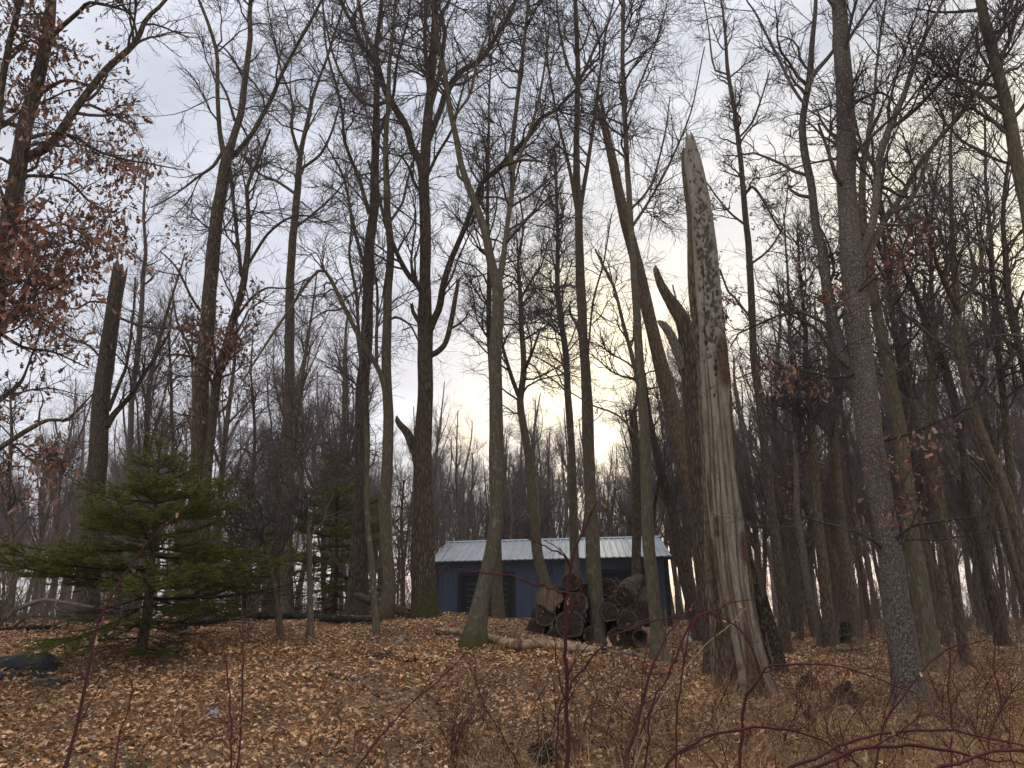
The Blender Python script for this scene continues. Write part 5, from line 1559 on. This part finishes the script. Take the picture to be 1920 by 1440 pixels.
def sheet(name, cx, cy, lx, ly, hz, label, seed, rz):
    rng = np.random.default_rng(seed)
    n, m_ = 34, 22
    X, Y = np.meshgrid(np.linspace(-1, 1, n), np.linspace(-1, 1, m_))
    Zs = np.zeros_like(X)
    for _ in range(8):
        a_, b_, c_ = rng.normal(0, 2.2), rng.normal(0, 3.0), rng.uniform(0, 6)
        Zs += .16 * np.sin(a_ * X + b_ * Y + c_)
    edge = S((1 - np.abs(X)) / .5) * S((1 - np.abs(Y)) / .6)
    H = (hz * (np.sqrt(np.clip(1 - (X * .9) ** 2 - (Y * .95) ** 2, 0, 1))) + hz * .35 * Zs * edge) + .015
    wob = 1 + .12 * np.sin(3 * np.arctan2(Y, X) + seed)
    xx = X * lx * wob; yy = Y * ly * wob
    c, s_ = math.cos(rz), math.sin(rz)
    wx = cx + c * xx - s_ * yy; wy = cy + s_ * xx + c * yy
    top = np.stack([wx, wy, gz(wx, wy) + H], -1).reshape(-1, 3)
    bot = top - [0, 0, .012]
    i0 = (np.arange(m_ - 1)[:, None] * n + np.arange(n - 1)[None, :]).ravel()
    k_ = MB(); k_.add(top, np.stack([i0, i0 + 1, i0 + 1 + n, i0 + n], 1)); k_.add(bot, np.stack([i0, i0 + n, i0 + 1 + n, i0 + 1], 1))
    return tag(k_.build(name, M['rubber'], origin=np.array([cx, cy, float(gz(cx, cy))])), label, 'rubber sheet', 'scraps of dark sheeting')


sheet('rubber_sheet', pr[0] - .12, pr[1] + .22, .42, .30, .20, 'largest crumpled dark rubber sheet, humped in the leaves below the fir', 3, .15)
sheet('rubber_sheet', pr[0] + .10, pr[1] - .12, .32, .20, .05, 'flat grey tongue of rubber sheeting before the humped one', 4, .5)
p_ = on_ground(97, 1283)
sheet('rubber_sheet', p_[0], p_[1], .22, .12, .03, 'small bluish-black scrap of rubber sheeting lying apart from the humped one', 6, .2)
# white scrap, white object, orange stake
pw = on_ground(400, 1342)
lump('plastic_scrap', pw, .065, .04, .045, 'crumpled whitish scrap lying in the leaves below the fir', 'litter scrap', 'scrap', 860, .5)
pw = at(1281, 1194, 15.5)
k_ = MB(); a = np.linspace(0, 2 * math.pi, 21)[:-1]
prof_ = [(.0, .0), (.06, .0), (.07, .015), (.08, .14), (.07, .15), (.0, .155)]
Vr = np.concatenate([np.stack([r * np.cos(a), r * np.sin(a), np.full(20, z)], 1) for r, z in prof_])
Fr = [(j * 20 + i, j * 20 + (i + 1) % 20, (j + 1) * 20 + (i + 1) % 20, (j + 1) * 20 + i) for j in range(len(prof_) - 1) for i in range(20)]
rx = np.array(Matrix.Rotation(.9, 3, 'Y') @ Matrix.Rotation(.5, 3, 'X'))
Vr = Vr @ rx.T
pw[2] = float(gz(pw[0], pw[1])) + .10
k_.add(Vr + pw, Fr)
tag(k_.build('white_bucket', M['white'], origin=pw), 'white rounded object tipped over in the brush beyond the pale log', 'bucket')
po = on_ground(1250, 1180)
po2 = po
k_ = MB(); k_.add(*boxv(po2[0] - .02, po2[1] - .012, po2[2] - .1, po2[0] + .02, po2[1] + .012, at(1251, 1144, po[1])[2]))
tag(k_.build('survey_stake', M['orange'], smooth=False, origin=po2), 'short orange wooden stake beyond the thin tree at the log pile', 'stake')


def litter(n, ysamp, size, st, seed, hstack):
    rng = np.random.default_rng(seed)
    y = ysamp(rng, n); x = rng.uniform(-1, 1, n) * (y * .75 + .6)
    # drifts and thin spots, damp dark patches and dry pale ones
    drift = np.sin(1.1 * x + 2.0 * np.sin(.7 * y)) * np.sin(.9 * y + 1.4 * np.sin(.8 * x + 1)) + .6 * np.sin(2.7 * x + 1.9 * y) * np.sin(3.1 * y - 1.7 * x)
    ok = rng.random(n) < np.clip(1.0 + .25 * drift, .75, 1)
    x, y, drift = x[ok], y[ok], drift[ok]; n = len(x)
    z = gz(x, y) + rng.uniform(.004, hstack, n) * np.clip(1 + .5 * drift, .4, 1.6)
    V, F, T = leaves(np.stack([x, y, z], 1), rng.uniform(*size, n) * rng.uniform(.65, 1.35, n), st, LITTER_COLS, rng, tilt=(-.6, .6))
    damp = np.sin(2.3 * x - 1.1 * y + 1.5 * np.sin(1.3 * y)) * np.sin(1.7 * y + .9 * x) + rng.normal(0, .35, n)
    T = T * np.repeat(np.clip(.98 + .22 * damp, .55, 1.18), len(V) // n)[:, None]
    return V, F, T


k_ = MB()
for a_ in (litter(23000, lambda r, n: 4.3 + 3.7 * r.beta(1.2, 1.0, n), (.035, .072), 5, 901, .06), litter(50000, lambda r, n: 7.6 + 4.6 * r.beta(1.1, 1, n), (.035, .07), 3, 904, .06),
           litter(75000, lambda r, n: r.uniform(11.5, 17.5, n), (.035, .07), 2, 902, .05), litter(26000, lambda r, n: r.uniform(17, 27, n), (.06, .11), 2, 903, .05), litter(16000, lambda r, n: r.uniform(27, 44, n), (.10, .18), 2, 906, .06)):
    k_.add(a_[0], a_[1], a_[2])
rng = np.random.default_rng(905)
for cx_, cy_, lx_, ly_, hz_, n_ in ((pr[0] - .12, pr[1] + .22, .42, .30, .20, 40), (pr[0] + .10, pr[1] - .12, .32, .2, .05, 30)):
    X_ = rng.uniform(-.95, .95, n_); Y_ = rng.uniform(-.9, .9, n_)
    hh_ = hz_ * np.sqrt(np.clip(1 - (X_ * .9) ** 2 - (Y_ * .95) ** 2, 0, 1)) + .04
    px_ = cx_ + X_ * lx_; py_ = cy_ + Y_ * ly_
    k_.add(*leaves(np.stack([px_, py_, gz(px_, py_) + hh_], 1), rng.uniform(.05, .1, n_), 5, LITTER_COLS, rng, tilt=(-.5, .5)))
tag(k_.build('leaf_litter', M['tint']), 'tan and russet fallen oak leaves covering the ground', 'leaf litter', kind='stuff')

# small twigs lying in the leaves
rng = np.random.default_rng(910)
n = 1500
y = rng.uniform(4.5, 20, n); x = rng.uniform(-1, 1, n) * (y * .75 + .5)
an = rng.uniform(0, 6.28, n); ln = rng.uniform(.06, .45, n)
Q = np.zeros((n, 4, 3)); 
for i in range(4):
    xx = x + np.cos(an + .2 * i) * ln * i / 3; yy = y + np.sin(an + .2 * i) * ln * i / 3
    Q[:, i] = np.stack([xx, yy, gz(xx, yy) + .03 + rng.uniform(0, .03, n)], 1)
k_ = MB(); k_.add(*tubes(Q, rng.uniform(.002, .006, (n, 1)) * np.linspace(1, .5, 4)[None], 3))
tag(k_.build('fallen_twigs', M['brush']), 'thin dead twigs strewn over the leaves', 'twigs', kind='stuff')


# ------------------------------------------------------------------ brambles and dry weeds in front
def cane(pts, Yd, label, dy=0.0, seed=0, group='long red bramble canes', m='cane', side=(6, (.15, .5)), thorns=True):
    rng = np.random.default_rng(seed)
    P = []; R = []
    for i, (u, v, w_) in enumerate(pts):
        p = at(u, v, Yd + dy * i / max(len(pts) - 1, 1)); P.append(p); R.append(w_ * depth_of(p) / (2 * FPX))
    P = np.array(P); R = np.array(R)
    zg = float(gz(P[0, 0], P[0, 1]))
    if P[0, 2] > zg and pts[0][1] > 1230:
        d = P[0] - P[1]; d /= np.linalg.norm(d) + 1e-9
        f = P[0] + np.array([d[0], d[1], 0]) * min(.4 * (P[0, 2] - zg), .8); f[2] = float(gz(f[0], f[1])) - .04
        P = np.concatenate([[f], P]); R = np.concatenate([[R[0] * 1.1], R])
    Q, q = resample(P, R, max(14, len(P) * 4))
    Q += rng.normal(0, .0035, Q.shape)
    kink = np.cumsum(rng.normal(0, .006, Q.shape) * (rng.random((len(Q), 1)) < .35), 0); Q += kink - np.linspace(0, 1, len(Q))[:, None] * kink[-1]
    base = Q[0]
    k_ = MB(); V, F = tubes(Q[None], q[None], 7); k_.add(V, F)
    if side:
        P1, R1 = grow([(Q[None], q[None])], side[0], .15, .98, (.4, 1.0), side[1], 6, rng, .18, .06, .5, .004, .4)
        k_.add(*tubes(P1, np.maximum(R1, .0012), 4))
        P2, R2 = grow([(P1, R1), (Q[None], q[None])], side[0] * 12, .05, 1, (.8, 1.4), (.010, .04), 2, rng, .1, .05, .8, .0022, .3)
        k_.add(*tubes(P2, np.maximum(R2, .0009), 3))
    o = tag(k_.build('bramble_cane', M[m], origin=base), label, 'bramble cane', group)
    if thorns and side and side[0] > 5:
        nl = int(rng.integers(2, 6)); ix = rng.integers(len(Q) // 3, len(Q), nl)
        lf = MB(); lf.add(*leaves(Q[ix] + rng.normal(0, .01, (nl, 3)), rng.uniform(.03, .06, nl), 5, LITTER_COLS * .6, rng, hang=True))
        lo = lf.build('withered_leaves', M['tint'], o, origin=base); lo['kind'] = 'stuff'
    return o


cane([(115, 1520, 7), (130, 1420, 7), (150, 1340, 6), (165, 1260, 6), (176, 1190, 5), (215, 1110, 4), (260, 1040, 4), (330, 965, 3)], 3.4, 'thick red bramble cane rising in front of the green fir', .5, 1001)
cane([(430, 1470, 4), (432, 1350, 4), (429, 1290, 3), (424, 1240, 3), (415, 1200, 2)], 5.0, 'upright thin red cane below the fir, the shorter of a close pair', .2, 1002)
cane([(443, 1470, 4), (452, 1340, 4), (459, 1230, 3), (458, 1180, 2), (450, 1120, 2)], 5.0, 'upright thin red cane below the fir, the taller of a close pair', .2, 1003)
cane([(215, 1470, 3), (224, 1380, 3), (240, 1340, 2), (248, 1280, 2)], 5.5, 'short thin red stem between the thick cane and the close pair', .2, 1004)
cane([(1061, 1520, 8), (1063, 1440, 8), (1065, 1300, 7), (1063, 1200, 7), (1068, 1120, 7), (1075, 1050, 5), (1095, 1000, 4), (1120, 940, 2)], 3.8, 'tallest upright red cane, crossing in front of the log pile', .2, 1005)
cane([(1068, 1112, 4), (1040, 1095, 3.5), (1010, 1080, 3), (960, 1068, 3), (900, 1065, 3), (850, 1070, 2), (812, 1080, 1.5)], 3.9, 'long thin side shoot arching from the tallest cane across the shed door', -.3, 1006, side=(4, (.03, .08)))
cane([(1074, 1062, 3), (1050, 1038, 3), (1020, 1018, 2.5), (985, 1004, 2)], 3.95, 'short side shoot of the tallest cane before the shed roof', -.1, 1007, side=(2, (.02, .05)))
cane([(1068, 1155, 5), (1078, 1130, 5), (1086, 1105, 4), (1087, 1088, 3), (1078, 1095, 2)], 3.85, 'small hooked pinkish shoot on the tallest cane', -.1, 1008, side=(2, (.02, .05)))
cane([(1040, 1480, 4), (1055, 1340, 4), (1070, 1293, 4), (1107, 1237, 4), (1140, 1203, 3), (1180, 1180, 3), (1227, 1163, 3), (1275, 1158, 2)], 4.2, 'slanting red cane passing under the right half of the log pile', .4, 1009)
cane([(1168, 1480, 7), (1178, 1420, 7), (1200, 1337, 6), (1220, 1260, 5), (1250, 1193, 4), (1275, 1165, 3), (1310, 1120, 2)], 4.2, 'stout red cane slanting up past the thin tree beyond the log pile', .3, 1010)
cane([(1230, 1470, 6.8), (1280, 1405, 5.1), (1330, 1382, 5.1), (1400, 1367, 5.1), (1470, 1368, 4.2), (1550, 1395, 3.4), (1620, 1440, 2.5)], 3.6, 'red cane bowed low over the leaves before the pale holed trunk', .3, 1011)
cane([(1440, 1480, 6.0), (1500, 1432, 6.0), (1560, 1402, 6.0), (1620, 1382, 5.1), (1690, 1372, 5.1), (1760, 1370, 4.2), (1840, 1382, 3.4), (1930, 1400, 3.4)], 3.3, 'uppermost of the thick bowed canes below the plated oak', .3, 1012)
cane([(1470, 1490, 6.8), (1530, 1438, 6.8), (1600, 1408, 6.8), (1680, 1394, 6.0), (1745, 1393, 6.0), (1800, 1405, 4.2), (1850, 1424, 3.4), (1930, 1436, 2.5)], 3.0, 'thickest bowed cane, lowest of those below the plated oak', .3, 1013)
cane([(1740, 1490, 6.8), (1790, 1440, 6.8), (1840, 1418, 6.0), (1930, 1406, 5.1)], 2.9, 'thick cane curving out at the lower right corner', .1, 1014)
cane([(1395, 1320, 6), (1412, 1290, 5), (1440, 1247, 4), (1500, 1243, 4), (1570, 1245, 3), (1640, 1268, 3), (1720, 1300, 2)], 5.6, 'bent red cane springing from the foot of the pale holed trunk', -.4, 1015)
cane([(1225, 1330, 4), (1255, 1270, 4), (1280, 1207, 4), (1300, 1162, 4), (1330, 1150, 3), (1363, 1135, 2), (1420, 1120, 1.5)], 4.6, 'arching cane crossing the pale holed trunk above its bark skirt', .2, 1016)
cane([(1270, 1340, 4), (1290, 1230, 3), (1305, 1165, 3), (1330, 1153, 3), (1363, 1167, 3), (1400, 1200, 3), (1425, 1252, 2)], 5.0, 'hooped thin cane drooping across the foot of the pale holed trunk', .2, 1017)
cane([(1190, 1440, 3), (1240, 1320, 3), (1290, 1255, 3), (1340, 1200, 2), (1400, 1140, 1.5)], 5.2, 'pale brown stem slanting toward the pale holed trunk', .3, 1018, m='stalk')
cane([(1785, 1480, 4), (1790, 1370, 4), (1785, 1250, 3), (1780, 1180, 2)], 5.0, 'upright red cane just right of the plated oak foot', .2, 1019)
cane([(1905, 1440, 3), (1880, 1330, 3), (1860, 1240, 3), (1870, 1170, 2), (1900, 1120, 1.5)], 4.6, 'upright thin cane near the lower right border', .2, 1020)
cane([(1640, 1480, 4), (1660, 1360, 4), (1720, 1270, 3), (1780, 1220, 3), (1850, 1200, 2)], 4.6, 'red cane leaning away across the foot of the plated oak', .3, 1021)
cane([(1575, 1470, 4), (1560, 1400, 4), (1545, 1330, 3), (1530, 1270, 2)], 4.4, 'thin red stem standing before the two root lumps', .2, 1022)
cane([(985, 1460, 3), (940, 1380, 3), (905, 1310, 3), (890, 1270, 2), (858, 1200, 1.5)], 5.4, 'thin red stem leaning to the pale split wood', .3, 1023)
cane([(650, 1480, 4), (700, 1400, 4), (760, 1330, 3), (830, 1270, 3), (880, 1215, 2)], 4.6, 'long thin red stem slanting up below the big dark oak', .4, 1024)

# finer stems of the tangle: one build per kind, then copies
rngc = np.random.default_rng(77)
STEM = []
for i in range(10):
    rng = np.random.default_rng(1100 + i)
    h = 1.0; n = 9
    P = np.zeros((n, 3)); d = np.array([rng.normal(0, .15), rng.normal(0, .15), 1.0])
    bend = rng.normal(0, .16, 2)
    for s_ in range(1, n):
        d = d + np.array([bend[0], bend[1], -.03 - .02 * s_ * (i % 3)]) + rng.normal(0, .08, 3); d /= np.linalg.norm(d); P[s_] = P[s_ - 1] + d * h / (n - 1)
    P[:, 2] -= .03
    R = np.linspace(.0060, .0020, n)
    k_ = MB(); k_.add(*tubes(P[None], R[None], 5))
    P1, R1 = grow([(P[None], R[None])], 7, .25, .98, (.4, .9), (.15, .45), 6, rng, .18, .08, .7, .003, .5)
    k_.add(*tubes(P1, np.maximum(R1, .0013), 4))
    P2, R2 = grow([(P1, R1)], 22, .2, 1, (.5, 1.1), (.03, .12), 3, rng, .1, .1, .8, .002, .5)
    k_.add(*tubes(P2, np.maximum(R2, .001), 3))
    STEM.append(k_.mesh('bramble_stem', M['stalk'] if i > 6 else (M['thincane'] if i % 3 else M['cane'])))
ZONES = [((830, 1060), (1395, 1470), 80, 'fine dark red stem in the tangle between rotten stump and split wood', .75),
         ((1060, 1340), (1330, 1470), 78, 'fine dark red stem tangled between tallest cane and pale holed trunk', .8),
         ((1340, 1640), (1340, 1480), 72, 'fine reddish stem in the tangle before the root lumps', .75),
         ((1640, 1930), (1300, 1480), 88, 'fine reddish stem in the tangle around the foot of the plated oak', .8),
         ((560, 830), (1400, 1480), 14, 'sparse fine red stem standing in the open leaves below the big dark oak', .6),
         ((0, 560), (1350, 1480), 18, 'sparse fine red stem standing in the open leaves below the fir', .5)]
for (u0, u1), (v0, v1), c_, lab, sc0 in ZONES:
    for _ in range(c_):
        p = on_ground(rngc.uniform(u0, u1), rngc.uniform(v0, v1))
        kx = int(rngc.integers(10))
        o = D.objects.new('bramble' if kx < 7 else 'dry_weed', STEM[kx]); COL.objects.link(o)
        o.location = p; o.rotation_euler = (rngc.normal(0, .12), rngc.normal(0, .12), rngc.uniform(0, 6.28))
        s_ = sc0 * rngc.uniform(.6, 1.35); o.scale = (s_, s_, s_)
        where = {830: 'below the log pile', 1060: 'before the pale trunk', 1340: 'before the root lumps', 1640: 'round the plated oak', 560: 'below the big oak', 0: 'below the fir'}[u0]
        if kx < 7: tag(o, lab, 'bramble', 'fine bramble stems ' + where)
        else: tag(o, re.sub('fine (dark red|reddish|red) stem', 'fine dry tan weed stem', lab), 'weed', 'dry tan weed stems ' + where)


def blades(n, regions, hh, wd, cols, seed, name, lab, bend=.6):
    rng = np.random.default_rng(seed)
    pts = []
    for (u0, u1, y0, y1, wgt) in regions:
        m_ = int(n * wgt); y = rng.uniform(y0, y1, m_); u_ = rng.uniform(u0, u1, m_)
        pts.append(np.stack([(u_ - 960) / FPX * y * 1.03, y], 1))
    xy = np.concatenate(pts); n = len(xy)
    h = rng.uniform(*hh, n); yaw = rng.uniform(0, 6.28, n); b = rng.uniform(.1, bend, n)
    P = np.zeros((n, 4, 3)); P[:, 0] = np.stack([xy[:, 0], xy[:, 1], gz(xy[:, 0], xy[:, 1]) - .01], 1)
    el_ = np.full(n, 1.45) - rng.uniform(0, .4, n)
    for s_ in range(1, 4):
        el_ = el_ - b * .75
        P[:, s_] = P[:, s_ - 1] + (h / 3)[:, None] * np.stack([np.cos(el_) * np.cos(yaw), np.cos(el_) * np.sin(yaw), np.sin(el_)], 1)
    P[:, :, 2] = np.maximum(P[:, :, 2], gz(P[:, :, 0], P[:, :, 1]) + .005)
    V, F = tubes(P, wd * rng.uniform(.6, 1.3, (n, 1)) * np.array([1, .85, .6, .25])[None], 3)
    T = np.repeat(cols[rng.integers(0, len(cols), n)] * rng.uniform(.75, 1.2, (n, 1)), 12, 0)
    k_ = MB(); k_.add(V, F, T)
    return tag(k_.build(name, M['grass']), lab, 'grass', kind='stuff')


DRY = np.array([1.3, 1.1, .86]) * np.array([(.38, .28, .16), (.30, .20, .11), (.46, .36, .22), (.22, .13, .08), (.25, .15, .09)])
blades(9000, [(1050, 2000, 5.0, 8.5, .45), (1250, 2000, 6.5, 11, .3), (1550, 2000, 8, 14, .15), (820, 1080, 5.2, 7.5, .06), (-40, 820, 5, 9, .04)], (.12, .62), .0026, DRY, 1201, 'dry_grass', 'tan dry grass and weed stems among the brambles', 1.0)
GRN = np.array([(.05, .075, .02), (.07, .10, .03), (.10, .11, .045)])
blades(500, [(1525, 1575, 9.5, 10.3, .35), (285, 340, 6.6, 7.1, .3), (1370, 1410, 7.5, 8.2, .1), (885, 900, 9.5, 10, .1), (480, 500, 13, 14, .15)], (.08, .28), .0022, GRN, 1202, 'green_grass', 'small tufts of green grass and sedge in the leaves', 1.2)
